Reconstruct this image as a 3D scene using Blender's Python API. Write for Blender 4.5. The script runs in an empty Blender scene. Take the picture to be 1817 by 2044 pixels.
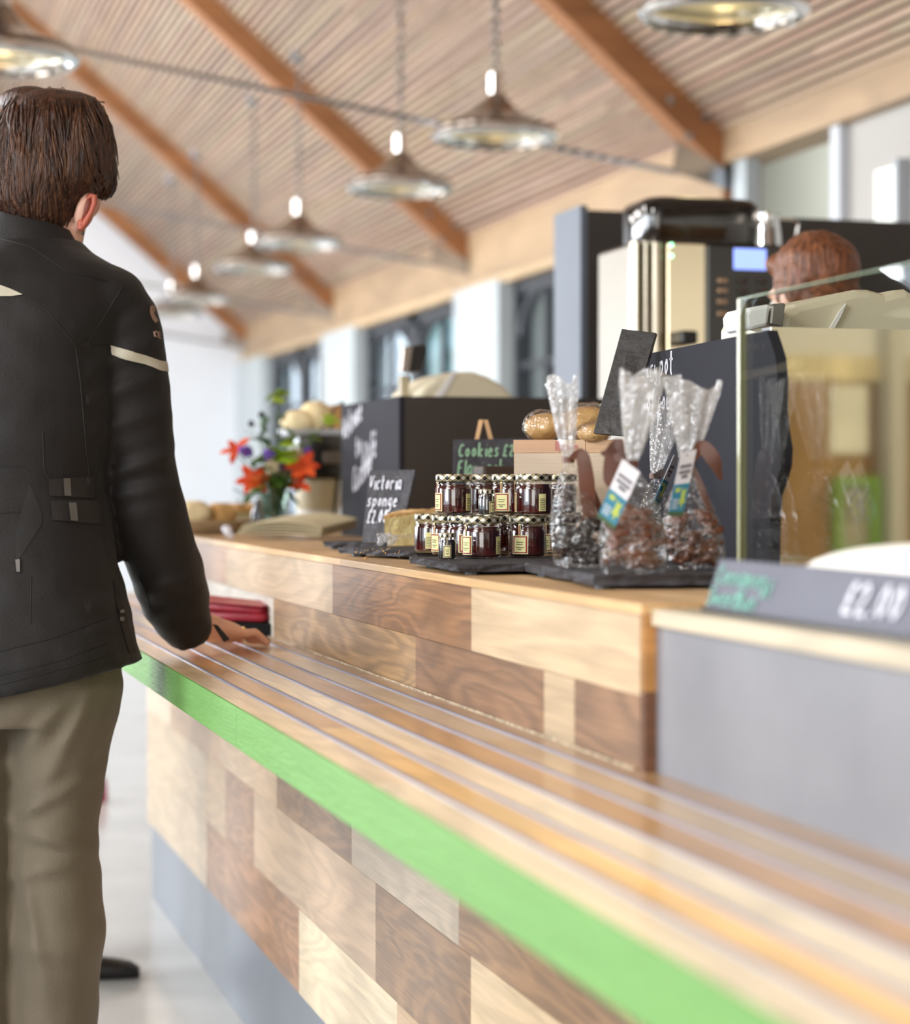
import bpy, bmesh, math, random
from math import sin, cos, tan, atan, pi, radians
from mathutils import Vector, Matrix, noise
from mathutils.bvhtree import BVHTree
R = random.Random(7)
SC = bpy.context.scene
COL = SC.collection
# ------------------------------------------------------------------ camera
F_PX, CX, HY, HC = 4200.0, 908.5, 970.0, 1.07
TH = atan(1198.5 / F_PX)
FW = Vector((sin(TH), cos(TH), 0)); RT = Vector((cos(TH), -sin(TH), 0)); UP = Vector((0, 0, 1))
CAM = Vector((0, 0, HC))
def D(px, py, d):
    """world point seen at (px,py) at distance d along the lens axis"""
    return CAM + FW * d + RT * ((px - CX) / F_PX * d) - UP * ((py - HY) / F_PX * d)
def onZ(px, py, z):
    return D(px, py, (HC - z) * F_PX / (py - HY))
def yX(px, X):
    return X / tan(TH + atan((px - CX) / F_PX))
def onX(px, py, X):
    y = yX(px, X); d = X * sin(TH) + y * cos(TH)
    return Vector((X, y, HC - (py - HY) / F_PX * d))
def S(d): return F_PX / d
cd = bpy.data.cameras.new('camera'); cam = bpy.data.objects.new('camera', cd); COL.objects.link(cam)
cd.sensor_fit = 'HORIZONTAL'; cd.sensor_width = 36; cd.lens = F_PX / 1817 * 36
cd.shift_y = (HY - 1022) / 1817
cam.location = CAM
cam.rotation_euler = (pi / 2, 0, -TH)
cd.clip_start = 0.02; cd.clip_end = 200
cd.dof.use_dof = True; cd.dof.focus_distance = 2.98; cd.dof.aperture_fstop = 3.6; cd.dof.aperture_blades = 0
SC.camera = cam
# ------------------------------------------------------------------ exposure, world, daylight
SC.view_settings.view_transform = 'Standard'; SC.view_settings.look = 'None'
SC.view_settings.exposure = 0.70; SC.view_settings.gamma = 1.0; SC.view_settings.use_curve_mapping = False
w = bpy.data.worlds.new('world'); SC.world = w; w.use_nodes = True
bg = w.node_tree.nodes['Background']; bg.inputs[0].default_value = (0.80, 0.90, 1.0, 1); bg.inputs[1].default_value = 2.0
SC.cycles.max_bounces = 10; SC.cycles.transparent_max_bounces = 24
SC.cycles.caustics_reflective = False; SC.cycles.caustics_refractive = False
SC.cycles.sample_clamp_indirect = 6
def area(name, loc, rot, sx, sy, power, col=(1, 1, 1)):
    l = bpy.data.lights.new(name, 'AREA'); l.shape = 'RECTANGLE'; l.size = sx; l.size_y = sy; l.energy = power; l.color = col
    o = bpy.data.objects.new(name, l); o.location = loc; o.rotation_euler = rot; COL.objects.link(o); return o
COOL = (0.90, 0.95, 1.0)
for nm, y, sy, pw in (('near', .6, 1.5, 58), ('mid', 4.7, 1.4, 92), ('mid', 7.3, 1.4, 92), ('far', 10.6, 1.5, 110), ('far', 13.0, 1.5, 110), ('far', 15.4, 1.5, 110)):
    area('daylight_left_' + nm, (-3.3, y, 1.85), (0, -pi / 2, 0), 1.35, sy, pw, COOL)
area('daylight_behind', (-1.2, -2.85, 1.7), (pi / 2, 0, 0), 2.6, 1.9, 42, (1, .97, .93))
RA = atan(.87)                              # roof windows in the left slope
ROOFW = [(.9, 2.0, 62), (6.4, 1.3, 50), (9.4, 1.3, 52), (12.4, 1.3, 55), (15.4, 1.3, 60)]
for y, ln, pw in ROOFW: area('roof_window_light', (-2.22, y, 3.28), (0, -.715, 0), 1.15, ln, pw, (1, .97, .93))
area('ledge_fill_light', (.43, 1.05, 2.3), (0, 0, 0), .4, .4, 4.5, (1, .94, .84))  # added fill brightening the near ledge, no pendant hangs here
area('back_room_fill', (3.62, 8.6, 2.85), (0, -1.25, 0), .5, 3.0, 42, (1, .98, .94))  # added fill, unseen above the ring beam, brightens the pale room beyond
area('boarded_wall_fill', (4.3, .2, 2.75), (-.75, 0, 0), 1.6, .5, 75, (1, .93, .82))  # added unseen fill that brightens the boarded wall mirrored in the steel
# ------------------------------------------------------------------ helpers
def lin(c):
    if isinstance(c, str):
        c = c.lstrip('#'); c = [int(c[i:i + 2], 16) / 255 for i in (0, 2, 4)]
    return tuple(x / 12.92 if x <= .04045 else ((x + .055) / 1.055) ** 2.4 for x in c)
def mat(name, col, rough=.5, metal=0.0, nscale=0, namt=0.0, bump=0.0, bscale=60, coat=0.0, spec=.5, stretch=(1, 1, 1), emit=None, estr=0, alpha=1, sheen=0, col2=None, detail=4):
    m = bpy.data.materials.new(name); m.use_nodes = True; n = m.node_tree.nodes; l = m.node_tree.links
    p = n['Principled BSDF']; c = (*lin(col), 1)
    p.inputs['Base Color'].default_value = c; p.inputs['Roughness'].default_value = rough; p.inputs['Metallic'].default_value = metal
    p.inputs['Coat Weight'].default_value = coat; p.inputs['Coat Roughness'].default_value = .06
    p.inputs['Specular IOR Level'].default_value = spec; p.inputs['Sheen Weight'].default_value = sheen
    if emit: p.inputs['Emission Color'].default_value = (*lin(emit), 1); p.inputs['Emission Strength'].default_value = estr
    if nscale or bump:
        tc = n.new('ShaderNodeTexCoord'); mp = n.new('ShaderNodeMapping'); l.new(tc.outputs['Object'], mp.inputs[0]); mp.inputs['Scale'].default_value = stretch
    if nscale:
        t = n.new('ShaderNodeTexNoise'); t.inputs['Scale'].default_value = nscale; t.inputs['Detail'].default_value = detail; l.new(mp.outputs[0], t.inputs['Vector'])
        r = n.new('ShaderNodeValToRGB'); r.color_ramp.elements[0].position = .3; r.color_ramp.elements[1].position = .7
        a = lin(col); b = lin(col2) if col2 else a
        r.color_ramp.elements[0].color = (*[x * (1 - namt) for x in a], 1); r.color_ramp.elements[1].color = (*[min(1, x * (1 + namt)) for x in b], 1)
        l.new(t.outputs['Fac'], r.inputs[0]); l.new(r.outputs[0], p.inputs['Base Color'])
    if bump:
        t2 = n.new('ShaderNodeTexNoise'); t2.inputs['Scale'].default_value = bscale; t2.inputs['Detail'].default_value = 5; l.new(mp.outputs[0], t2.inputs['Vector'])
        b = n.new('ShaderNodeBump'); b.inputs['Strength'].default_value = bump; b.inputs['Distance'].default_value = .01
        l.new(t2.outputs['Fac'], b.inputs['Height']); l.new(b.outputs[0], p.inputs['Normal'])
    return m
def glass(name, tint=(1, 1, 1), rough=.02, ior=1.45, extra=0.0, bump=0, bscale=30, haze=0.0):
    m = bpy.data.materials.new(name); m.use_nodes = True; n = m.node_tree.nodes; l = m.node_tree.links; n.clear()
    out = n.new('ShaderNodeOutputMaterial'); mx = n.new('ShaderNodeMixShader'); tr = n.new('ShaderNodeBsdfTransparent'); gl = n.new('ShaderNodeBsdfGlossy')
    tr.inputs[0].default_value = (*tint, 1); gl.inputs['Roughness'].default_value = rough
    fr = n.new('ShaderNodeFresnel'); ge = n.new('ShaderNodeNewGeometry'); io = n.new('ShaderNodeMapRange'); l.new(ge.outputs['Backfacing'], io.inputs['Value'])
    io.inputs['To Min'].default_value = ior; io.inputs['To Max'].default_value = 1 / ior; l.new(io.outputs[0], fr.inputs[0])   # the same reflectance on both sides of a thin sheet
    ad = n.new('ShaderNodeMath'); ad.operation = 'ADD'; ad.use_clamp = True; ad.inputs[1].default_value = extra
    l.new(fr.outputs[0], ad.inputs[0]); l.new(ad.outputs[0], mx.inputs[0]); l.new(tr.outputs[0], mx.inputs[1])
    if haze:
        df = n.new('ShaderNodeBsdfDiffuse'); df.inputs[0].default_value = (.85, .85, .85, 1); m2 = n.new('ShaderNodeMixShader'); m2.inputs[0].default_value = haze
        l.new(gl.outputs[0], m2.inputs[1]); l.new(df.outputs[0], m2.inputs[2]); l.new(m2.outputs[0], mx.inputs[2])
    else: l.new(gl.outputs[0], mx.inputs[2])
    if bump:
        tc = n.new('ShaderNodeTexCoord'); t = n.new('ShaderNodeTexNoise'); t.inputs['Scale'].default_value = bscale; t.inputs['Detail'].default_value = 3
        b = n.new('ShaderNodeBump'); b.inputs['Strength'].default_value = bump; b.inputs['Distance'].default_value = .02
        l.new(tc.outputs['Object'], t.inputs['Vector']); l.new(t.outputs['Fac'], b.inputs['Height']); l.new(b.outputs[0], gl.inputs['Normal']); l.new(b.outputs[0], fr.inputs['Normal'])
    l.new(mx.outputs[0], out.inputs[0]); return m
def wood(name, axis, scale=1.0, rough=.42, contrast=1.0, coat=0.0, ring=7.0):
    """timber whose plank colour comes from the 'tone' attribute (alpha = plank seed)"""
    m = bpy.data.materials.new(name); m.use_nodes = True; n = m.node_tree.nodes; l = m.node_tree.links; p = n['Principled BSDF']
    at = n.new('ShaderNodeAttribute'); at.attribute_name = 'tone'
    tc = n.new('ShaderNodeTexCoord'); mp = n.new('ShaderNodeMapping'); l.new(tc.outputs['Object'], mp.inputs[0])
    sc = [11 * scale] * 3; sc[axis] = 1.9 * scale; mp.inputs['Scale'].default_value = sc
    sd = n.new('ShaderNodeMath'); sd.operation = 'MULTIPLY'; sd.inputs[1].default_value = 57.0; l.new(at.outputs['Alpha'], sd.inputs[0])
    t = n.new('ShaderNodeTexNoise'); t.noise_dimensions = '4D'; t.inputs['Scale'].default_value = 1.0; t.inputs['Detail'].default_value = 3.0; t.inputs['Roughness'].default_value = .42; t.inputs['Distortion'].default_value = .7
    l.new(mp.outputs[0], t.inputs['Vector']); l.new(sd.outputs[0], t.inputs['W'])
    k = n.new('ShaderNodeMath'); k.operation = 'MULTIPLY'; k.inputs[1].default_value = ring * 6.28; l.new(t.outputs['Fac'], k.inputs[0])
    s = n.new('ShaderNodeMath'); s.operation = 'SINE'; l.new(k.outputs[0], s.inputs[0])
    mp2 = n.new('ShaderNodeMapping'); l.new(tc.outputs['Object'], mp2.inputs[0]); sc2 = [260 * scale] * 3; sc2[axis] = 7 * scale; mp2.inputs['Scale'].default_value = sc2
    t2 = n.new('ShaderNodeTexNoise'); t2.inputs['Scale'].default_value = 1; t2.inputs['Detail'].default_value = 4; l.new(mp2.outputs[0], t2.inputs['Vector'])
    t3 = n.new('ShaderNodeTexNoise'); t3.noise_dimensions = '4D'; t3.inputs['Scale'].default_value = .45; t3.inputs['Detail'].default_value = 2; l.new(mp.outputs[0], t3.inputs['Vector']); l.new(sd.outputs[0], t3.inputs['W'])
    def mr(src, a, b, f0=-1, f1=1):
        q = n.new('ShaderNodeMapRange'); q.inputs['From Min'].default_value = f0; q.inputs['From Max'].default_value = f1; q.inputs['To Min'].default_value = a; q.inputs['To Max'].default_value = b; l.new(src, q.inputs['Value']); return q.outputs[0]
    c = contrast
    g1 = mr(s.outputs[0], 1 - .26 * c, 1 + .08 * c); g2 = mr(t2.outputs['Fac'], 1 - .28 * c, 1 + .28 * c, .2, .8); g3 = mr(t3.outputs['Fac'], 1 - .30 * c, 1 + .30 * c, .3, .7)
    a = n.new('ShaderNodeMath'); a.operation = 'MULTIPLY'; l.new(g1, a.inputs[0]); l.new(g2, a.inputs[1])
    b = n.new('ShaderNodeMath'); b.operation = 'MULTIPLY'; l.new(a.outputs[0], b.inputs[0]); l.new(g3, b.inputs[1])
    v = n.new('ShaderNodeVectorMath'); v.operation = 'SCALE'; l.new(at.outputs['Color'], v.inputs[0]); l.new(b.outputs[0], v.inputs['Scale']); l.new(v.outputs[0], p.inputs['Base Color'])
    p.inputs['Roughness'].default_value = rough; p.inputs['Coat Weight'].default_value = coat; p.inputs['Coat Roughness'].default_value = .15
    bp = n.new('ShaderNodeBump'); bp.inputs['Strength'].default_value = .12; bp.inputs['Distance'].default_value = .002; l.new(t2.outputs['Fac'], bp.inputs['Height']); l.new(bp.outputs[0], p.inputs['Normal'])
    return m
class MB:
    """collects shapes, then links them as ONE mesh object"""
    def __init__(s): s.v = []; s.f = []; s.t = []; s.mi = []
    def add(s, vs, fs, tone=None, mi=0):
        o = len(s.v); s.v += [Vector(x) for x in vs]
        for f in fs: s.f.append([i + o for i in f]); s.t.append(tone); s.mi.append(mi)
    def box(s, c, size, rot=None, tone=None, mi=0, bev=0):
        c = Vector(c); hx, hy, hz = [x / 2 for x in size]
        if bev:
            b = bmesh.new(); bmesh.ops.create_cube(b, size=1); bmesh.ops.scale(b, vec=size, verts=b.verts)
            bmesh.ops.bevel(b, geom=b.edges[:], offset=bev, segments=2, affect='EDGES', profile=.5)
            b.verts.index_update(); vs = [v.co.copy() for v in b.verts]; fs = [[v.index for v in f.verts] for f in b.faces]; b.free()
        else:
            vs = [Vector((x, y, z)) for x in (-hx, hx) for y in (-hy, hy) for z in (-hz, hz)]
            fs = [(0, 1, 3, 2), (4, 6, 7, 5), (0, 4, 5, 1), (2, 3, 7, 6), (0, 2, 6, 4), (1, 5, 7, 3)]
        if rot is not None:
            M = rot if isinstance(rot, Matrix) else Matrix.Rotation(rot, 3, 'Z')
            vs = [M @ v for v in vs]
        s.add([v + c for v in vs], fs, tone, mi); return s
    def bb(s, a, b, **k):
        a = Vector(a); b = Vector(b); return s.box((a + b) / 2, [abs(x) for x in (b - a)], **k)
    def prism(s, poly, ext, tone=None, mi=0):
        """poly: 3D points, ext: extrusion vector"""
        n = len(poly); ext = Vector(ext); vs = [Vector(p) for p in poly] + [Vector(p) + ext for p in poly]
        fs = [list(range(n))[::-1], list(range(n, 2 * n))] + [(i, (i + 1) % n, (i + 1) % n + n, i + n) for i in range(n)]
        s.add(vs, fs, tone, mi); return s
    def rings(s, rs, caps=True, tone=None, mi=0, closed=True):
        n = len(rs[0]); vs = [p for r in rs for p in r]; fs = []
        for i in range(len(rs) - 1):
            for j in range(n if closed else n - 1):
                fs.append((i * n + j, i * n + (j + 1) % n, (i + 1) * n + (j + 1) % n, (i + 1) * n + j))
        if caps and closed: fs += [list(range(n))[::-1], [(len(rs) - 1) * n + j for j in range(n)]]
        s.add(vs, fs, tone, mi); return s
    def tube(s, path, r, seg=10, mi=0, tone=None, flat=1.0):
        path = [Vector(p) for p in path]; rr = r if isinstance(r, (list, tuple)) else [r] * len(path); rs = []; pu = None
        for i, p in enumerate(path):
            t = (path[min(i + 1, len(path) - 1)] - path[max(i - 1, 0)])
            t = t.normalized() if t.length > 1e-9 else Vector((0, 0, 1))
            if pu is None: pu = t.orthogonal().normalized()
            u = (pu - t * pu.dot(t)); u = u.normalized() if u.length > 1e-6 else t.orthogonal().normalized(); pu = u; q = t.cross(u)
            rs.append([p + (u * cos(2 * pi * k / seg) + q * sin(2 * pi * k / seg) * flat) * rr[i] for k in range(seg)])
        return s.rings(rs, mi=mi, tone=tone)
    def lathe(s, prof, seg=32, c=(0, 0, 0), mi=0, caps=True, tone=None):
        c = Vector(c); rs = [[c + Vector((r * cos(2 * pi * k / seg), r * sin(2 * pi * k / seg), z)) for k in range(seg)] for r, z in prof]
        return s.rings(rs, caps=caps, mi=mi, tone=tone)
    def ell(s, c, r, M=None, seg=20, ring=12, mi=0, tone=None):
        c = Vector(c); r = Vector(r) if not isinstance(r, (int, float)) else Vector((r, r, r)); rs = []
        for i in range(ring + 1):
            a = -pi / 2 + pi * i / ring; a = max(-1.54, min(1.54, a)); row = []
            for k in range(seg):
                v = Vector((r.x * cos(a) * cos(2 * pi * k / seg), r.y * cos(a) * sin(2 * pi * k / seg), r.z * sin(a)))
                row.append(c + (M @ v if M else v))
            rs.append(row)
        return s.rings(rs, mi=mi, tone=tone)
    def build(s, name, mats, parent=None, smooth=False, bevel=0, sub=0, loc=None, origin=None):
        me = bpy.data.meshes.new(name); org = Vector(origin) if origin is not None else Vector()
        me.from_pydata([v - org for v in s.v], [], s.f); me.update()
        ms = mats if isinstance(mats, (list, tuple)) else [mats]
        for m in ms: me.materials.append(m)
        for p, mi in zip(me.polygons, s.mi): p.material_index = mi; p.use_smooth = smooth
        if any(t is not None for t in s.t):
            ca = me.color_attributes.new('tone', 'FLOAT_COLOR', 'CORNER')
            for p, t in zip(me.polygons, s.t):
                t = t or (.5, .5, .5, 0)
                for li in p.loop_indices: ca.data[li].color = t
        b = bmesh.new(); b.from_mesh(me); bmesh.ops.recalc_face_normals(b, faces=b.faces); b.to_mesh(me); b.free()
        o = bpy.data.objects.new(name, me); COL.objects.link(o)
        if parent is not None: o.parent = parent; o.matrix_parent_inverse = Matrix.Translation(-parent.location) if origin is None else Matrix()
        if origin is not None: o.location = org
        if loc is not None: o.location = loc
        if bevel:
            q = o.modifiers.new('bevel', 'BEVEL'); q.width = bevel; q.segments = 2; q.limit_method = 'ANGLE'; q.angle_limit = radians(35)
        if sub: q = o.modifiers.new('sub', 'SUBSURF'); q.levels = sub; q.render_levels = sub
        if smooth and not sub:
            try:
                me.set_sharp_from_angle(angle=radians(42))
            except Exception: pass
        return o
def tag(o, label=None, cat=None, group=None, kind=None):
    if label: o['label'] = label
    if cat: o['category'] = cat
    if group: o['group'] = group
    if kind: o['kind'] = kind
    return o
def struct(name, mb, m, **k): return tag(mb.build(name, m, **k), kind='structure')
def thing(name, label, cat, loc=(0, 0, 0), rz=0, group=None):
    o = bpy.data.objects.new(name, None); COL.objects.link(o); o.location = loc; o.rotation_euler = (0, 0, rz); o.empty_display_size = .05
    return tag(o, label, cat, group)
def child(o, parent):
    """part built in the thing's own local frame"""
    o.parent = parent; o.matrix_parent_inverse = Matrix(); return o
def dup(root, loc, rz=0, label=None, group=None, scale=None):
    r = root.copy(); COL.objects.link(r); r.location = loc; r.rotation_euler = (0, 0, rz)
    if scale: r.scale = (scale,) * 3
    if label: r['label'] = label
    if group: r['group'] = group
    for ch in list(root.children):
        c = ch.copy(); COL.objects.link(c); c.parent = r; c.matrix_parent_inverse = ch.matrix_parent_inverse.copy()
        for g in list(ch.children):
            q = g.copy(); COL.objects.link(q); q.parent = c; q.matrix_parent_inverse = g.matrix_parent_inverse.copy()
    return r
def fuse(mb, voxel, smooth=3, amp=0, ascale=8, fine=0, fscale=30, seed=0.0):
    """one continuous skin over all shapes in mb; returns (verts, faces)"""
    me = bpy.data.meshes.new('tmp'); me.from_pydata([v[:] for v in mb.v], [], mb.f); me.update()
    b = bmesh.new(); b.from_mesh(me); bmesh.ops.recalc_face_normals(b, faces=b.faces); b.to_mesh(me); b.free()
    o = bpy.data.objects.new('tmp', me); COL.objects.link(o)
    q = o.modifiers.new('r', 'REMESH'); q.mode = 'VOXEL'; q.voxel_size = voxel
    if smooth: q = o.modifiers.new('s', 'SMOOTH'); q.factor = .5; q.iterations = smooth
    dg = bpy.context.evaluated_depsgraph_get(); dg.update(); ev = bpy.data.meshes.new_from_object(o.evaluated_get(dg))
    bpy.data.objects.remove(o); out = MB()
    nv = [v.normal.copy() for v in ev.vertices]; vs = []
    for v, n in zip(ev.vertices, nv):
        c = v.co.copy()
        if amp: c += n * amp * noise.noise(Vector((c.x * ascale + seed, c.y * ascale, c.z * ascale * 1.7)))
        if fine: c += n * fine * noise.noise(Vector((c.x * fscale + seed, c.y * fscale, c.z * fscale)))
        vs.append(c)
    out.add(vs, [list(p.vertices) for p in ev.polygons]); bpy.data.meshes.remove(ev); return out
# ---- chalk handwriting: letters as strokes in a unit box
GL = {
 'a': [[(.75,.6),(.4,.7),(.1,.4),(.2,.05),(.5,.05),(.75,.35),(.75,.65),(.75,.1),(.85,0)]], 'b': [[(.15,1.1),(.15,0)],[(.15,.4),(.5,.65),(.75,.35),(.5,.02),(.15,.1)]],
 'c': [[(.75,.55),(.45,.68),(.12,.35),(.4,0),(.75,.12)]], 'd': [[(.7,.5),(.4,.66),(.1,.3),(.35,0),(.7,.2)],[(.72,1.1),(.72,0)]],
 'e': [[(.12,.33),(.75,.38),(.5,.68),(.15,.45),(.2,.08),(.5,0),(.78,.12)]], 'f': [[(.75,1.05),(.45,1.1),(.35,.8),(.35,-.1)],[(.1,.6),(.65,.6)]],
 'g': [[(.72,.6),(.4,.68),(.12,.35),(.35,.05),(.72,.3),(.72,.65),(.7,-.3),(.4,-.45),(.1,-.3)]], 'i': [[(.3,.62),(.3,.05),(.45,0)],[(.3,.88),(.32,.9)]],
 'j': [[(.4,.62),(.4,-.3),(.1,-.4)],[(.4,.88),(.42,.9)]], 'k': [[(.15,1.1),(.15,0)],[(.7,.62),(.18,.28),(.75,0)]], 'l': [[(.25,1.1),(.25,.1),(.4,0)]],
 'm': [[(.08,.62),(.08,0)],[(.08,.45),(.3,.65),(.42,.45),(.42,0)],[(.42,.45),(.65,.65),(.8,.45),(.82,0)]], 'n': [[(.12,.62),(.12,0)],[(.12,.42),(.45,.66),(.7,.45),(.72,0)]],
 'o': [[(.45,.66),(.12,.35),(.42,0),(.76,.32),(.48,.66)]], 'p': [[(.15,.62),(.15,-.42)],[(.15,.4),(.5,.66),(.76,.35),(.5,.02),(.15,.12)]],
 'r': [[(.15,.62),(.15,0)],[(.15,.4),(.4,.64),(.68,.56)]], 's': [[(.68,.58),(.35,.66),(.2,.48),(.62,.22),(.45,0),(.1,.08)]], 't': [[(.35,1),(.35,.1),(.6,0)],[(.08,.65),(.68,.65)]],
 'u': [[(.12,.62),(.15,.1),(.42,0),(.7,.2),(.72,.62),(.74,0)]], 'w': [[(.05,.62),(.22,0),(.42,.5),(.62,0),(.82,.62)]], 'y': [[(.12,.62),(.2,.2),(.5,.15),(.7,.6),(.66,-.25),(.4,-.42),(.12,-.3)]],
 'C': [[(.8,.85),(.5,1.02),(.12,.55),(.35,.02),(.8,.15)]], 'F': [[(.15,0),(.18,1),(.8,1.02)],[(.16,.52),(.65,.54)]], 'G': [[(.8,.85),(.45,1.02),(.1,.5),(.4,0),(.8,.2),(.8,.45),(.5,.45)]],
 'S': [[(.78,.88),(.4,1.02),(.18,.75),(.72,.32),(.5,0),(.08,.12)]], 'V': [[(.08,1),(.38,0),(.8,1.02)]], 'W': [[(.02,1),(.22,0),(.45,.7),(.65,0),(.95,1)]], 'B': [[(.15,0),(.15,1),(.6,.95),(.65,.65),(.15,.52),(.75,.42),(.65,.05),(.15,0)]],
 '2': [[(.12,.75),(.4,1),(.7,.75),(.1,.02),(.8,.05)]], '0': [[(.45,1),(.12,.5),(.42,0),(.76,.5),(.48,1)]], '.': [[(.2,.03),(.25,.05),(.22,0)]], '£': [[(.78,.8),(.55,1),(.35,.75),(.4,.3),(.1,.02),(.8,.05)],[(.15,.48),(.62,.48)]], 'é': [[(.12,.33),(.75,.38),(.5,.68),(.15,.45),(.2,.08),(.5,0),(.78,.12)],[(.4,.8),(.62,1)]], ' ': []}
def chalk(name, lines, org, ux, uy, nrm, m, parent, wgt=.0022):
    """lines: (text, x, y, height, width_factor, slope); org + x*ux + y*uy lies on the board"""
    rr = random.Random(name); out = None
    for text, x, y, h, wf, slope in lines:
        cx = 0; mb = MB()
        for ch in text:
            for st in GL.get(ch, []):
                pts = []
                for i in range(len(st) - 1):
                    for k in range(4): a = k / 4; pts.append((st[i][0] * (1 - a) + st[i + 1][0] * a, st[i][1] * (1 - a) + st[i + 1][1] * a))
                pts.append(st[-1])
                if len(pts) > 3:
                    for _ in range(2): pts = [pts[0]] + [((pts[i-1][0]+2*pts[i][0]+pts[i+1][0])/4, (pts[i-1][1]+2*pts[i][1]+pts[i+1][1])/4) for i in range(1, len(pts)-1)] + [pts[-1]]
                P = []
                for a, b in pts:
                    xx = x + (cx + a * .8 + b * .12) * h * wf; yy = y + b * h + (xx - x) * slope
                    P.append(org + ux * xx + uy * yy + nrm * .0006)
                L = []
                for i in range(len(P)):
                    t = P[min(i+1, len(P)-1)] - P[max(i-1, 0)]; t = t.normalized() if t.length > 0 else ux
                    q = nrm.cross(t).normalized() * wgt * .5 * rr.uniform(.8, 1.15); L.append([P[i] - q, P[i] + q, P[i] + q + nrm * .0006, P[i] - q + nrm * .0006])
                mb.rings(L)
            cx += .42 if ch in ' il.' else (1.0 if ch in 'mwW' else .86)
        out = mb.build(name, m, parent)
    return out
# ------------------------------------------------------------------ materials
def tone(h, seed=None): return (*lin(h), R.random() if seed is None else seed)
M_WOODY = wood('plank_wood', 1, 1.0, .45, .55, ring=8)
M_WOODD = wood('plank_wood_dark', 1, 1.0, .45, 1.05, ring=11)
M_TOP = wood('beech_top', 1, 1.0, .38, .55, ring=4)
M_LEDGE = wood('ledge_wood', 1, 1.0, .34, .6, coat=.4, ring=6)
M_SLAT = wood('slat_wood', 1, .55, .6, .3, ring=3)
M_BEAM = wood('beam_wood', 0, .5, .5, .6, ring=4)
M_RING = wood('ring_beam_wood', 1, .5, .5, .5, ring=3)
M_CRATE = wood('crate_wood', 0, 1.2, .55, .35, ring=4)
M_GREEN = mat('green_paint', '#6a9751', .6, spec=.3, nscale=3, namt=.06, bump=.25, bscale=14, stretch=(4, 2, 22))
M_GREY = mat('grey_laminate', '#75757a', .5, nscale=5, namt=.10, bump=.05, bscale=40, col2='#7b7a7f')
M_PLINTH = mat('grey_plinth', '#666a71', .5, nscale=4, namt=.06)
M_WHITE = mat('white_plaster', '#e2e5ea', .8, nscale=3, namt=.02)
M_PALE = mat('pale_wall', '#d4d2cf', .8, nscale=3, namt=.02)
M_FLOOR = mat('floor_screed', '#a8a7a3', .17, nscale=1.6, namt=.10, bump=.03, bscale=6, col2='#b3b2ae')
M_STEEL = mat('brushed_steel', '#b9bcc2', .22, 1.0)
M_RAIL = mat('rail_metal', '#8b8894', .5, .35)
M_CHROME = mat('chrome', '#dcdcdc', .06, 1.0)
M_DFRAME = mat('dark_window_frame', '#2b2f36', .4)
M_CHALK = mat('chalkboard_black', '#2a2a31', .8, nscale=7, namt=.10, bump=.04, spec=.15)
M_SLATE = mat('slate', '#403f43', .7, spec=.25, nscale=30, namt=.25, bump=.5, bscale=70)
M_BLACK = mat('black_plastic', '#1b1a1a', .35)
M_BLACKP = mat('black_panel', '#38322e', .55, nscale=6, namt=.08)
M_PANELSIDE = mat('grey_blue_panel', '#5d646f', .6, nscale=6, namt=.05)
M_WCHALK = mat('white_chalk', '#dcdce6', .9)
M_GCHALK = mat('green_chalk', '#7fb8a8', .9)
M_GCHALK2 = mat('pale_green_chalk', '#8fb494', .9)
M_CREAM = mat('cream_plastic', '#d8cfb4', .35, nscale=3, namt=.03)
M_GLASS = glass('clear_glass', (.93, .97, .94), .01, 1.45)
M_GEDGE = mat('glass_edge', '#a9a884', .2, nscale=2, namt=.15)
M_WINGLASS = glass('window_glass', (.95, .98, 1), .02, 1.5)
def lam(c0, c1): return None
# ------------------------------------------------------------------ dimensions
X1 = .7332; X2 = .4627; D1 = .114; ZW = HC - D1; ZL = HC - .2767; ZP = HC - .871; ZG = HC - .1185
YE = 5.5                                   # far end of the counter
YN = yX(1287, X1)                          # joint between counter and display unit
print('YN', YN)
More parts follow.
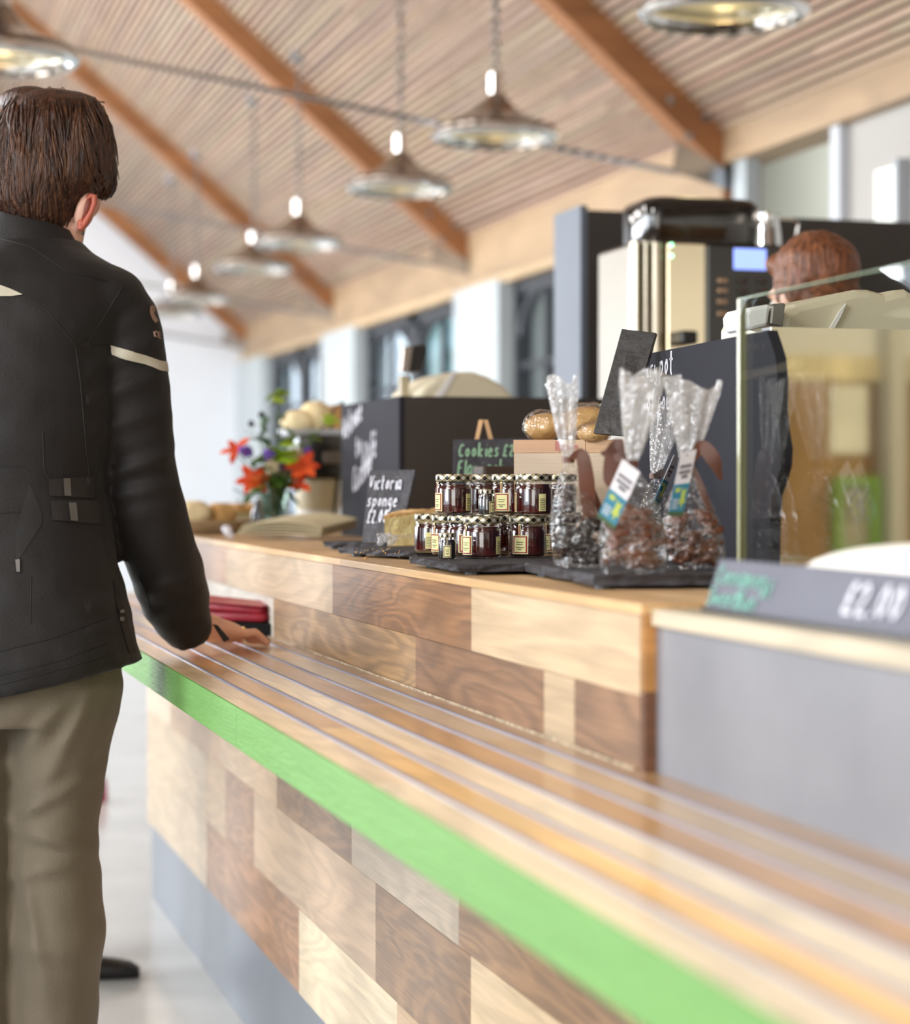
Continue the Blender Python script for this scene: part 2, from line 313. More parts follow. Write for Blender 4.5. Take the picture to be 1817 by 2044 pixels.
# floor, roof, walls
mb = MB(); mb.bb((-3.6, -3.2, -.1), (6.2, 24, 0)); struct('floor', mb, M_FLOOR)
XB = 3.36
def zr(v): return HC + v
def Yb(px): d = F_PX * XB / ((px + 290) * cos(TH)); return (d - XB * sin(TH)) / cos(TH)
BY = [Yb(1455), Yb(945), Yb(675), Yb(500)]; BAY = BY[1] - BY[0]; BY0 = BY[0] - BAY
ZS0, PIT = zr(1.40), .87                   # slat plane height at the wall, roof pitch
YEND = BY[3] + .16
print('beams', BY0, BY)
nrm = Vector((PIT, 0, 1)).normalized()
SL = [tone(h, 0) for h in ('#b69c85', '#b09581', '#bba28b', '#b39985', '#bda48e', '#ad9380', '#b69e89')]
for side, nm in ((1, 'ceiling'), (-1, 'ceiling_left')):
    mb = MB(); n = 108; L = XB / n
    for i in range(n):
        x0 = XB - i * L - .0076; x1 = XB - (i + 1) * L + .0076
        def P(x, off): return Vector((side * x, 0, ZS0 + PIT * (XB - x))) + Vector((side * nrm.x, 0, nrm.z)) * off
        y = -3.0
        while y < YEND:
            ln = R.uniform(1.4, 4.2); y2 = min(YEND, y + ln); t = R.choice(SL); t = tuple(c * R.uniform(.95, 1.03) for c in t[:3]) + (R.random(),)
            q = [P(x0, 0), P(x1, 0), P(x1, -.03), P(x0, -.03)]
            mb.prism([p + Vector((0, y + .002, 0)) for p in q], (0, y2 - y - .004, 0), tone=t); y = y2
    q = [Vector((side * x, -3, ZS0 + PIT * (XB - x) + .001)) for x in (XB + .13, 0)]
    mb.prism([q[0], q[1], q[1] + Vector((0, 0, .08)), q[0] + Vector((0, 0, .08))], (0, YEND + 3.1, 0), tone=tone('#2e2019', .2))
    o = struct(nm, mb, M_SLAT)
for i, y in enumerate([BY0] + BY):
    for side in (1, -1):
        mb = MB(); hw = .065; z0 = zr(1.206)
        a = Vector((side * XB, y - hw, z0)); x9 = 0.0
        pts = [(XB, z0), (x9, z0 + PIT * XB), (x9, z0 + PIT * XB + .215), (XB, z0 + .215)]
        mb.prism([Vector((side * x, y - hw, z)) for x, z in pts], (0, 2 * hw, 0), tone=tone('#9a6740', .3 + i * .1))
        mb.box((side * (XB + .03), y, z0 + .02), (.14, 2 * hw, .36), tone=tone('#94623e', .5))
        o = tag(mb.build('rafter', M_BEAM), 'orange-brown timber rafter %s' % (['nearest the camera, mostly out of view', 'rising above the coffee machine, first of the row', 'second in the row, behind the chain lamps', 'third in the row, behind the head of hair', 'at the white gable wall, last of the row'][i] if side == 1 else ['on the other roof slope, nearest the camera', 'on the other roof slope, first', 'on the other roof slope, second', 'on the other roof slope, third', 'on the other roof slope at the gable'][i]), 'beam', 'roof rafters')
        if side == 1:
            # steel tie with gusset plate
            g = thing('tie_rod', 'thin grey steel tie bar %s' % ['nearest the camera', 'meeting the first rafter foot beside the coffee machine', 'meeting the second rafter foot', 'meeting the third rafter foot', 'along the white gable'][i], 'tie rod', (XB - .3, y, z0 + .1), group='roof ties')
            mb = MB(); mb.tube([(XB - .22, y, zr(1.244)), (.75, y, zr(1.60)), (-.3, y, zr(1.75))], .011, 8); mb.build('rod', M_STEEL, g, smooth=True)
            mb = MB(); mb.prism([(XB - .02, y - .075, zr(1.17)), (XB - .27, y - .075, zr(1.235)), (XB - .25, y - .075, zr(1.36)), (XB + .02, y - .075, zr(1.22))], (0, .008, 0)); mb.build('gusset_plate', M_STEEL, g)
            for (bx, bz) in ((.28, .36), (.2, .22), (.13, .3), (.2, .40)): mb = MB(); mb.box((XB - bx, y - hw - .004, z0 + bz - .05), (.03, .012, .03)); child(mb.build('bolt', M_STEEL), o)
# ring beam, piers and windows of the right wall
mb = MB()
mb.bb((XB - .05, BY[0] - .05, zr(1.085)), (XB + .12, YEND, zr(1.42)), tone=tone('#a68b6c', .4)); mb.bb((XB - .05, BY0 - .5, zr(1.275)), (XB + .12, BY[0] - .051, zr(1.42)), tone=tone('#a68b6c', .6))
struct('wall_right_ring_beam', mb, M_RING)
mb = MB(); mb.bb((XB - .075, BY[0] - .04, zr(1.075)), (XB + .1, YEND, zr(1.12)), tone=tone('#c4a984', .7)); struct('trim_1', mb, M_RING)
def yw(px): return yX(px, XB)
piers = [(668, 735), (940, 1030), (490, 546)]
mb = MB()
for a, b in piers: mb.bb((XB - .1, yw(b), 0), (XB + .14, yw(a), zr(1.09)))
mb.bb((XB - .03, yw(1503), 0), (XB + .03, yw(1478), zr(1.28)))
mb.bb((XB - .02, BY[0] + .2, 0), (XB + .12, YEND, .80))
struct('wall_right', mb, mat('pier_plaster', '#b4bbbe', .8, nscale=3, namt=.03))
wins = [(546, 668), (735, 940), (1030, 1300)]
for wi, (a, b) in enumerate(wins):
    y0, y1 = yw(b), yw(a); zb, zt = .80, zr(1.085); mb = MB(); fx = XB + .02; t = .05
    for yy in (y0, y1): mb.bb((fx - .03, yy - t, zb), (fx + .05, yy + t, zt))
    for zz in (zb, zt - .04): mb.bb((fx - .03, y0, zz - .04), (fx + .05, y1, zz + .05))
    k = 2
    for j in range(1, k): yy = y0 + (y1 - y0) * j / k; mb.bb((fx - .03, yy - .09, zb), (fx + .05, yy + .09, zt))
    for j in range(k):
        ya = y0 + (y1 - y0) * j / k; yb2 = y0 + (y1 - y0) * (j + 1) / k
        ym = (ya + yb2) / 2; rr = (yb2 - ya) / 2 - .06; cz = zt - rr * .55 - .06     # arched heads and glazing bars
        arc = [(fx, ym + rr * cos(u), cz + rr * .55 * sin(u)) for u in [pi * q / 12 for q in range(13)]]
        mb.tube(arc, .028, 6)
        mb.bb((fx - .02, ym - .02, zb), (fx + .02, ym + .02, zt))
        for zz in (1.25, 1.7): mb.bb((fx - .02, ya, zz - .015), (fx + .02, yb2, zz + .015))
    f = struct('window_%d' % (wi + 1), mb, M_DFRAME)
    mb = MB(); mb.bb((fx + .015, y0, zb), (fx + .021, y1, zt)); g = mb.build('pane', M_WINGLASS, f)
# nearer end of the right wall: pale room beyond
mb = MB(); mb.bb((XB + 1.5, BY0 - 3.5, 0), (XB + 1.6, BY[0] + 4, 3.2)); mb.bb((XB + .2, BY[0] + 4, 0), (XB + 1.6, BY[0] + 4.1, 3.2)); mb.bb((XB + .2, BY[0] - .1, 3.0), (XB + 1.5, BY[0] + 4, 3.1)); struct('wall_back_room', mb, mat('back_room_wall', '#b7bab2', .8, nscale=3, namt=.02))
mb = MB(); mb.bb((XB + .02, BY0 - .5, 0), (XB + .12, yw(1686), zr(1.28))); struct('wall_right_near', mb, mat('grey_beige_wall', '#a9a5a0', .8, nscale=3, namt=.02))
mb = MB(); mb.bb((XB - .02, yw(1686), 0), (XB + .14, yw(1668), zr(1.28))); struct('trim_2', mb, mat('white_post', '#c2c5cc', .6))
mb = MB(); mb.bb((XB - .02, yw(1800), .8), (XB + .015, yw(1758), 2.14)); w4 = struct('window_4', mb, mat('lit_window_pane', '#e2e8dc', .4, emit='#eef4ea', estr=.25)); mb = MB(); mb.bb((XB - .03, yw(1808), .75), (XB + .018, yw(1801), 2.16)); mb.build('frame', mat('window_post', '#a9adb3', .6), w4)
# gable wall, left wall with big windows, back wall
mb = MB(); mb.prism([(-XB - .2, YEND, 0), (XB + .3, YEND, 0), (XB + .3, YEND, ZS0), (0, YEND, ZS0 + PIT * XB + .1), (-XB - .2, YEND, ZS0)], (0, .1, 0)); struct('wall_far', mb, M_WHITE)
mb = MB()
for y0, y1 in ((-3.2, -1.2), (2.4, 3.4), (8.6, 9.4), (16.6, 24)): mb.bb((-3.46, y0, 0), (-3.36, y1, ZS0))
mb.bb((-3.46, -3.2, 0), (-3.36, 24, .85)); mb.bb((-3.46, -3.2, 2.65), (-3.36, 24, ZS0 + .1)); struct('wall_left', mb, M_PALE)
for i, (y0, y1) in enumerate(((-1.2, 2.4), (3.4, 8.6), (9.4, 16.6))):
    mb = MB()
    for yy in (y0 + .03, (y0 + y1) / 2, y1 - .03): mb.bb((-3.44, yy - .04, .85), (-3.36, yy + .04, 2.65))
    for zz in (.88, 2.62): mb.bb((-3.44, y0, zz - .03), (-3.36, y1, zz + .03))
    struct('window_%d' % (i + 5), mb, M_DFRAME)
for i, (yc, ln, pw) in enumerate(ROOFW):
    mb = MB(); M = Matrix.Rotation(-RA, 3, 'Y'); c = Vector((-2.27, yc, 3.36))
    for dx in (-.63, .63): mb.box(c + M @ Vector((dx, 0, 0)), (.07, ln + .14, .12), rot=M)
    for dy in (-ln / 2 - .03, ln / 2 + .03): mb.box(c + Vector((0, dy, 0)), (1.2, .07, .12), rot=M)
    struct('window_%d' % (i + 8), mb, M_DFRAME)
mb = MB(); tb = [tone(h, 0) for h in ('#8a6a48', '#7c5c3e', '#96764f', '#6f5036')]
x = -3.4
while x < 6.2:
    wd = R.uniform(.12, .2); t = R.choice(tb)
    mb.bb((x, -3.06, 0), (x + wd - .004, -3.0, 1.50), tone=(*t[:3], R.random())); x += wd
mb.bb((-3.4, -3.1, 1.50), (6.2, -2.98, 1.60), tone=tone('#cbbd9c', .2)); struct('wall_back', mb, wood('wall_boards', 2, .6, .6, .8))
mb = MB(); mb.prism([(-XB - .2, -3.1, 1.6), (6.2, -3.1, 1.6), (6.2, -3.1, 2.9), (XB, -3.1, 2.9), (0, -3.1, ZS0 + PIT * XB + .1), (-XB - .2, -3.1, ZS0)], (0, .1, 0)); struct('wall_back_gable', mb, M_PALE)
mb = MB(); mb.bb((XB + .1, -3.1, 2.9), (6.2, BY[0] + .5, 3.0)); mb.bb((6.1, -3.1, 0), (6.2, 8, 3)); struct('wall_side_room', mb, M_PALE)
# outdoors beyond the windows
mb = MB(); mb.bb((XB + .3, 4, -.3), (60, 70, -.2)); tag(mb.build('ground', mat('lawn', '#5c6f45', .9, nscale=2, namt=.3)), kind='structure')
M_LEAF = mat('foliage_green', '#6f8f74', .8, nscale=4, namt=.35, bump=1, bscale=12, col2='#9dbcc4')
M_TRUNK = mat('bark', '#4a4038', .9, nscale=8, namt=.3)
TL = ['tall bluish tree outside the far window', 'broad tree outside the middle window', 'slim tree seen between the white piers', 'round bush outside the dark arched window', 'low bush under the middle window', 'pale tree farther out in the garden', 'bushy tree beyond the near arched window', 'small tree at the far garden edge']
for i, (x, y, h, r) in enumerate([(9.6, 31, 3.6, 1.5), (8.2, 24, 3.0, 1.0), (10, 28, 3.4, .9), (6.5, 15.4, 2.0, .7), (7.4, 20.5, 1.6, .8), (14, 35, 4.0, 1.6), (8.2, 18.2, 2.6, .8), (13.5, 44, 4.5, 1.8)]):
    t = thing('garden_tree', TL[i], 'tree', (x, y, -.2), group='garden trees')
    mb = MB()
    for k in range(16): mb.ell((R.uniform(-r, r) * .7, R.uniform(-r, r) * .7, h * R.uniform(.4, 1)), [r * R.uniform(.25, .5)] * 3, seg=9, ring=6)
    child(mb.build('crown', M_LEAF), t); mb = MB(); mb.tube([(0, 0, 0), (.05, 0, h * .5), (0, .05, h * .8)], [.14, .1, .05], 8); child(mb.build('trunk', M_TRUNK), t)
# the boarded wall behind the camera: what the polished steel of the display mirrors
YM, YW = 2.42, -3.0                        # plane of the polished steel, plane of the boarded wall
def mir(px, py):
    a = tan(TH + atan((px - CX) / F_PX)); L = 2 * YM - YW; x = a * L; dd = x * sin(TH) + L * cos(TH)
    return Vector((x, YW, HC - (py - HY) / F_PX * dd))
def mirrored(name, lb, cat, x0, y0, x1, y1, m, th=.012, rim=None):
    a, b = mir(x0, y0), mir(x1, y1); c = (a + b) / 2; w2, h2 = abs(b.x - a.x), abs(a.z - b.z)
    t = thing(name, lb, cat, (c.x, YW + .01, c.z)); mb = MB()
    if rim:
        r = rim[0]
        for p, q in (((-w2 / 2, -h2 / 2), (w2 / 2, -h2 / 2 + r)), ((-w2 / 2, h2 / 2 - r), (w2 / 2, h2 / 2)), ((-w2 / 2, -h2 / 2 + r), (-w2 / 2 + r, h2 / 2 - r)), ((w2 / 2 - r, -h2 / 2 + r), (w2 / 2, h2 / 2 - r))): mb.bb((p[0], 0, p[1]), (q[0], .05, q[1]))
        child(mb.build('surround', rim[1]), t); mb = MB()
    mb.bb((-w2 / 2, 0, -h2 / 2), (w2 / 2, th, h2 / 2)); child(mb.build('sheet', m), t); return t
mirrored('poster', 'white poster on the boarded wall above the green frame', 'poster', 1655, 768, 1728, 906, mat('poster_paper', '#dcd9cf', .6, nscale=3, namt=.14))
mirrored('picture_frame', 'bright green frame low on the boarded wall', 'frame', 1655, 952, 1745, 1110, mat('grey_print', '#9a9488', .5, nscale=4, namt=.4), rim=(.035, mat('lime_green', '#739c40', .5)))
mb = MB(); p = mir(1752, 700); q = mir(1782, 700); mb.bb((p.x, YW, 0), (q.x, YW + .12, 3.0)); struct('trim_3', mb, mat('grey_post', '#b9b6b0', .6))
# ------------------------------------------------------------------ serving counter
def planks(mb, rows, X, th=.018):
    """rows: (slope_top, slope_bottom, [(px0, px1, hex), ...]) on the plane x = X"""
    for s0, s1, cells in rows:
        z0 = HC - s0 * X / cos(TH); z1 = HC - s1 * X / cos(TH)
        for p0, p1, h in cells:
            ya = YE if p0 is None else yX(p0, X); yb = YN if p1 is None else yX(p1, X)
            mb.bb((X, yb + .0003, z1 + .0003), (X + th, ya - .0003, z0 - .0003), tone=tone(h), bev=0, mi=1 if sum(lin(h)) < .62 else 0)
counter = thing('serving_counter', 'long plank-clad serving counter with pale and brown timber, running to the end of the hall', 'counter', (X1 + .3, (YE + YN) / 2, 0))
mb = MB()
planks(mb, [(.1637, .268, [(None, 452, '#a98468'), (452, 664, '#b59c7e'), (664, 941, '#855f3e'), (941, None, '#c4aa88')]),
            (.268, .3629, [(None, 400, '#b79a7c'), (400, 546, '#c0b8ac'), (546, 830, '#9b7a54'), (830, 1086, '#825f41'), (1086, 1147, '#b39c7d'), (1147, None, '#8a684c')])], X1)
mb.build('riser_panel', [M_WOODY, M_WOODD], counter)
mb = MB()
planks(mb, [(.428, .5712, [(None, 330, '#a58b70'), (330, 441, '#7d6048'), (441, 560, '#a68a6b'), (560, 760, '#b59a7c'), (760, 1000, '#836249'), (1000, None, '#b89c7a')]),
            (.5712, .762, [(None, 340, '#b5a188'), (340, 441, '#9a7c5e'), (441, 553, '#a98e70'), (553, 702, '#7c5e42'), (702, 916, '#a8967f'), (916, None, '#94704c')]),
            (.762, .952, [(None, 410, '#aa9478'), (410, 450, '#a08565'), (450, 507, '#84644a'), (507, 750, '#ad9276'), (750, 940, '#80603f'), (940, None, '#c5ab88')]),
            (.952, 1.142, [(None, 412, '#ab967a'), (412, 597, '#8a6547'), (597, 793, '#c4b294'), (793, 1000, '#b29370'), (1000, None, '#a27f5c')])], X1 + .002)
mb.build('front_panel', [M_WOODY, M_WOODD], counter)
mb = MB(); mb.bb((X1 + .012, YN + .002, 0), (X1 + .05, YE - .01, ZP)); mb.build('plinth', M_PLINTH, counter)
mb = MB(); mb.bb((X1 + .022, YN + .012, .02), (X1 + .70, YE - .012, ZW - .012), tone=tone('#6a4a33', .5)); mb.build('carcass', M_WOODY, counter)
mb = MB()
for z0, z1, h in ((ZW - .085, ZW - .0105, '#c08a4e'), (ZL, ZW - .085, '#6e4a33'), (ZP, ZL - .05, '#9a7a58')): mb.bb((X1, YN - .0005, z0), (X1 + .5, YN + .012, z1), tone=tone(h))
mb.build('end_panel', wood('end_grain', 0, 1, .45, .8), counter)
mb = MB()
for i, (h, x0, x1) in enumerate((('#cfa877', -.004, .07), ('#d6b183', .07, .15), ('#cfae86', .15, .26), ('#c9a679', .26, .40), ('#d3b289', .40, .72))):
    y = YN - .002
    while y < YE:
        y2 = min(YE + .01, y + R.uniform(.9, 1.7)); mb.bb((X1 + x0, y, ZW - .0105), (X1 + x1 - .0002, y2 - .0003, ZW), tone=tone(h)); y = y2
tag(mb.build('worktop', M_TOP, bevel=.001), 'pale beech worktop along the top of the plank-clad counter', 'worktop')
# tray ledge
YS = -.35
ledge = thing('tray_ledge', 'striped timber tray ledge with a lime green front edge below the counter', 'ledge', (X2 + .1, 2.5, ZL))
mb = MB(); xs = [X2 + .0005, .503, .548, .598, .648, .700, X1 + .012]
cl = [['#dcbf95', '#e6cca6', '#efdcba'], ['#b98450', '#c6965f', '#e4b873', '#e4b873'], ['#dcc19a', '#e6d0ae', '#efdcba'], ['#b4823f', '#ad8058', '#b88c58'], ['#b89a76', '#bba588', '#b89c76'], ['#9c7650', '#a68664', '#a17d56']]  # first and third boards whiten towards the camera: stronger light put into their tones
segs = [[YE, 3.0, 1.9, .9], [YE, 4.1, 2.35, 1.55], [YE, 3.2, 1.75, .8], [YE, 3.7, 2.6, 1.2], [YE, 3.3, 2.2, 1.0], [YE, 3.0, YN, .9]]
for i in range(6):
    sg = segs[i] + [YS]
    for j in range(len(sg) - 1): mb.bb((xs[i] + .0004, sg[j + 1] + .0004, ZL - .035), (xs[i + 1] - .0004, sg[j], ZL), tone=tone(cl[i][min(j, len(cl[i]) - 1)]))
mb.build('boards', M_LEDGE, ledge)
for i, x in enumerate(xs[1:6]):
    mb = MB(); rs = []
    for y in (YS, YE - .03): rs.append([Vector((x + .0032 * cos(a), y, ZL + .0022 * sin(a))) for a in [pi * k / 8 for k in range(9)]] + [Vector((x - .0032, y, ZL - .004)), Vector((x + .0032, y, ZL - .004))])
    mb.rings(rs); mb.build('tray_rail', M_RAIL, ledge, smooth=True)
mb = MB(); jn = yX(478, X2)
mb.bb((X2 - .004, jn + .0006, ZL - .051), (X2, YE, ZL)); mb.bb((X2 - .004, YS, ZL - .051), (X2, jn - .0006, ZL)); mb.build('green_edge', M_GREEN, ledge, bevel=.0012)
mb = MB(); mb.bb((X2, YS, ZL - .051), (X1 + .01, YE, ZL - .036), tone=tone('#9a7b58', .3)); mb.build('underboard', M_LEDGE, ledge)
mb = MB()
for y in (.6, 1.9, 3.2, 4.5, 5.35): mb.prism([(X1, y, ZL - .052), (X2 + .06, y, ZL - .052), (X1, y, ZL - .2)], (0, .006, 0))
mb.build('bracket', M_STEEL, ledge)
mb = MB(); mb.tube([(X1 - .003, YN + .02, ZL + .001), (X1 - .003, YE - .05, ZL + .001)], .0018, 6); mb.build('sealant_bead', mat('clear_sealant', '#c9b79c', .12, nscale=120, namt=.5, bump=1, bscale=200), ledge, smooth=True)
# grey display unit
unit = thing('display_unit', 'grey laminate display unit with a thin timber top beside the plank-clad counter', 'counter', (X1 + .4, .8, 0))
mb = MB(); mb.bb((X1 + .012, YS, ZL - .3), (X1 + .8, YN - .001, ZG - .0165)); mb.bb((X1 + .012, YS, .19), (X1 + .8, YN - .001, ZL - .3)); mb.build('body', M_GREY, unit)
mb = MB(); mb.bb((X1 + .03, YS, 0), (X1 + .78, YN - .001, .19)); mb.build('plinth', M_PLINTH, unit)
mb = MB(); mb.bb((X1 + .006, YS, ZG - .0165), (X1 + .8, YN - .001, ZG), tone=tone('#b7aa92', .4)); mb.build('top', M_TOP, unit, bevel=.0015)
# ------------------------------------------------------------------ pendant lamps
XL = 2.287; LR = .224; LZ = HC + .547 * XL / cos(TH)
M_SHADE = mat('polished_nickel', '#8d8075', .12, 1.0)
M_SHADEIN = mat('shade_lining', '#ece6d0', .28, .35)
M_CHAIN = mat('chain_steel', '#7d7a78', .4, .8)
M_BULB = mat('bulb_glow', '#fff3d0', .4, emit='#ffe9b0', estr=22)
def make_lamp(loc, label):
    t = thing('pendant_lamp', label, 'lamp', loc, group='pendant lamps on chains')
    pr = [(.05, .60), (.10, .60), (.14, .575), (.155, .56), (.21, .49), (.30, .39), (.42, .29), (.58, .195), (.76, .12), (.93, .06), (.99, .035), (1.0, .0), (.985, -.03), (.94, -.035)]
    mb = MB(); mb.lathe([(r * LR, z * LR) for r, z in pr], 48, caps=False); child(mb.build('shade', M_SHADE, smooth=True), t)
    mb = MB(); mb.lathe([(r * LR * .975, (z - .012) * LR) for r, z in pr[3:-2]], 48, caps=False); child(mb.build('lining', M_SHADEIN, smooth=True), t)
    mb = MB(); mb.lathe([(r * LR, z * LR) for r, z in ((.04, .96), (.10, .95), (.135, .92), (.14, .59), (.12, .575))], 32); child(mb.build('neck', M_CHROME, smooth=True), t)
    mb = MB(); mb.lathe([(.95 * LR, -.02 * LR), (1.0 * LR, -.03 * LR), (1.05 * LR, -.08 * LR), (1.055 * LR, -.12 * LR), (1.02 * LR, -.17 * LR), (.96 * LR, -.20 * LR), (.93 * LR, -.19 * LR), (.97 * LR, -.15 * LR), (.99 * LR, -.10 * LR)], 48, caps=False)
    mb.rings([[Vector((r * LR * cos(2 * pi * k / 48), r * LR * sin(2 * pi * k / 48), z * LR)) for k in range(48)] for r, z in ((.99, -.10), (.95, -.02))], caps=False)
    child(mb.build('rim', M_CHROME, smooth=True), t)
    mb = MB(); mb.ell((0, 0, .34 * LR), (.13 * LR, .13 * LR, .19 * LR)); child(mb.build('bulb', M_BULB, smooth=True), t)
    mb = MB(); top = (ZS0 + PIT * (XB - abs(loc[0]))) - loc[2] - .02; z = .95 * LR; k = 0
    while z < top:
        L = .042; a = k * pi / 2; u = Vector((cos(a), sin(a), 0)) * .011
        pts = [u + Vector((0, 0, z)), u + Vector((0, 0, z + L * .7)), Vector((0, 0, z + L)), -u + Vector((0, 0, z + L * .7)), -u + Vector((0, 0, z)), Vector((0, 0, z - L * .3)), u + Vector((0, 0, z))]
        mb.tube(pts, .0042, 5); z += L * .95; k += 1
    child(mb.build('chain', M_CHAIN), t)
    mb = MB(); mb.lathe([(.055, top + .02), (.055, top - .02), (.02, top - .05)], 20); child(mb.build('ceiling_rose', M_STEEL, smooth=True), t)
    return t
def lamp_at(px, X):
    d = F_PX * X / ((px + 290) * cos(TH)); return (X, (d - X * sin(TH)) / cos(TH), LZ + .02)
for px, X, lb in ((1445, XL, 'polished pendant lamp cut off by the top edge, above the coffee machine'), (990, XL, 'largest whole pendant lamp, on a chain in the middle of the roof'), (800, XL, 'pendant lamp hanging lower left of the largest whole one'),
                  (597, XL, 'pendant lamp third along the chain row'), (507, XL, 'pendant lamp overlapped by the third of the row'), (393, XL, 'pendant lamp against the white gable, fifth along the row'), (343, XL, 'farthest pendant lamp, half behind the fifth and the dark sleeve')):
    make_lamp(lamp_at(px, X), lb)
make_lamp(lamp_at(3, .428), 'large pendant lamp above the brown-haired person, cut by the photo edge')
# ------------------------------------------------------------------ slates and jars
def rough_slab(mb, A, e1, e2, th, n=9, jit=.0025, seed=1):
    rr = random.Random(seed); c = [A, A + e1, A + e1 + e2, A + e2]; lo = []; hi = []
    for k in range(4):
        a, b = c[k], c[(k + 1) % 4]
        for i in range(n):
            p = a.lerp(b, i / n); j = Vector((rr.uniform(-1, 1), rr.uniform(-1, 1), 0)) * jit; lo.append(p + j - (p - (A + (e1 + e2) / 2)).normalized() * .003); hi.append(p + Vector((rr.uniform(-1, 1), rr.uniform(-1, 1), 0)) * jit + Vector((0, 0, th)))
    mid = [(p + q) / 2 + Vector((rr.uniform(-1, 1), rr.uniform(-1, 1), 0)) * jit for p, q in zip(lo, hi)]
    return mb.rings([lo, mid, hi])
def slate(label, pa, pb, depth, th=.0095, foot=.0045, flip=1, seed=1, z=None):
    z = ZW if z is None else z
    A = onZ(*pa, z); B = onZ(*pb, z); e1 = B - A; n = Vector((-e1.y, e1.x, 0)).normalized() * flip; e2 = n * depth; lift = Vector((0, 0, foot))
    t = thing('slate_board', label, 'slate', tuple((A + B) / 2 + e2 / 2), group='slate serving boards')
    mb = MB(); rough_slab(mb, A + lift, e1, e2, th, seed=seed); mb.build('board', M_SLATE, t)
    for a, b in ((.1, .12), (.9, .12), (.1, .88), (.9, .88)):
        mb = MB(); p = A + e1 * a + e2 * b; mb.lathe([(.012, 0), (.012, foot + .001)], 12, c=p); mb.build('foot', M_BLACK, t)
    return z + foot + th
ZJ = slate('slate board carrying the two tiers of jam jars', (818, 1131), (913, 1149), .24, seed=3)
ZB = slate('slate board under the cellophane bags', (1047, 1148), (1188, 1178), .17, seed=5, th=.012)
slate('slate board with crumbs under the sponge cake slice', (678, 1110), (832, 1119), .19, seed=8)
ZC = ZW + .014
slate('slate board behind the cake board, under the leaning sign', (645, 1096), (775, 1100), .16, seed=9)
M_JAR = glass('jar_glass', (.96, .97, .97), .015, 1.5, extra=.03)
M_JAM = mat('red_jam', '#2c080a', .18, nscale=60, namt=.5, coat=.8, col2='#43100f')
M_JAMD = mat('black_jam', '#14090d', .18, coat=.8)
def gingham():
    m = mat('gingham_lid', '#d9cfa4', .28, .55); n = m.node_tree.nodes; l = m.node_tree.links; p = n['Principled BSDF']
    tc = n.new('ShaderNodeTexCoord'); sp = n.new('ShaderNodeSeparateXYZ'); l.new(tc.outputs['Object'], sp.inputs[0])
    at = n.new('ShaderNodeMath'); at.operation = 'ARCTAN2'; l.new(sp.outputs['Y'], at.inputs[0]); l.new(sp.outputs['X'], at.inputs[1])
    def stripes(src, k, add=None):
        q = n.new('ShaderNodeMath'); q.operation = 'MULTIPLY'; q.inputs[1].default_value = k; l.new(src, q.inputs[0]); o = q.outputs[0]
        if add: r = n.new('ShaderNodeMath'); r.operation = 'ADD'; l.new(o, r.inputs[0]); l.new(add, r.inputs[1]); o = r.outputs[0]
        s = n.new('ShaderNodeMath'); s.operation = 'SINE'; l.new(o, s.inputs[0]); g = n.new('ShaderNodeMath'); g.operation = 'GREATER_THAN'; g.inputs[1].default_value = 0; l.new(s.outputs[0], g.inputs[0]); return g.outputs[0]
    z = n.new('ShaderNodeMath'); z.operation = 'MULTIPLY'; z.inputs[1].default_value = 480; l.new(sp.outputs['Z'], z.inputs[0])
    zn = n.new('ShaderNodeMath'); zn.operation = 'MULTIPLY'; zn.inputs[1].default_value = -480; l.new(sp.outputs['Z'], zn.inputs[0])
    s1 = stripes(at.outputs[0], 10, z.outputs[0]); s2 = stripes(at.outputs[0], 10, zn.outputs[0])
    ad = n.new('ShaderNodeMath'); ad.operation = 'ADD'; l.new(s1, ad.inputs[0]); l.new(s2, ad.inputs[1])
    rp = n.new('ShaderNodeValToRGB'); rp.color_ramp.interpolation = 'CONSTANT'; e = rp.color_ramp.elements
    e[0].position = 0; e[0].color = (*lin('#f0ede2'), 1); e[1].position = .34; e[1].color = (*lin('#9c9274'), 1); x = e.new(.75); x.color = (*lin('#16140f'), 1)
    h = n.new('ShaderNodeMath'); h.operation = 'MULTIPLY'; h.inputs[1].default_value = .5; l.new(ad.outputs[0], h.inputs[0]); l.new(h.outputs[0], rp.inputs[0]); l.new(rp.outputs[0], p.inputs['Base Color']); return m
M_LID = gingham()
M_LAB = mat('label_cream', '#e2dd9e', .6); M_LABR = mat('label_red', '#8e2437', .6); M_LABP = mat('label_purple', '#5c3350', .6); M_INK = mat('label_ink', '#6d6a4e', .7)
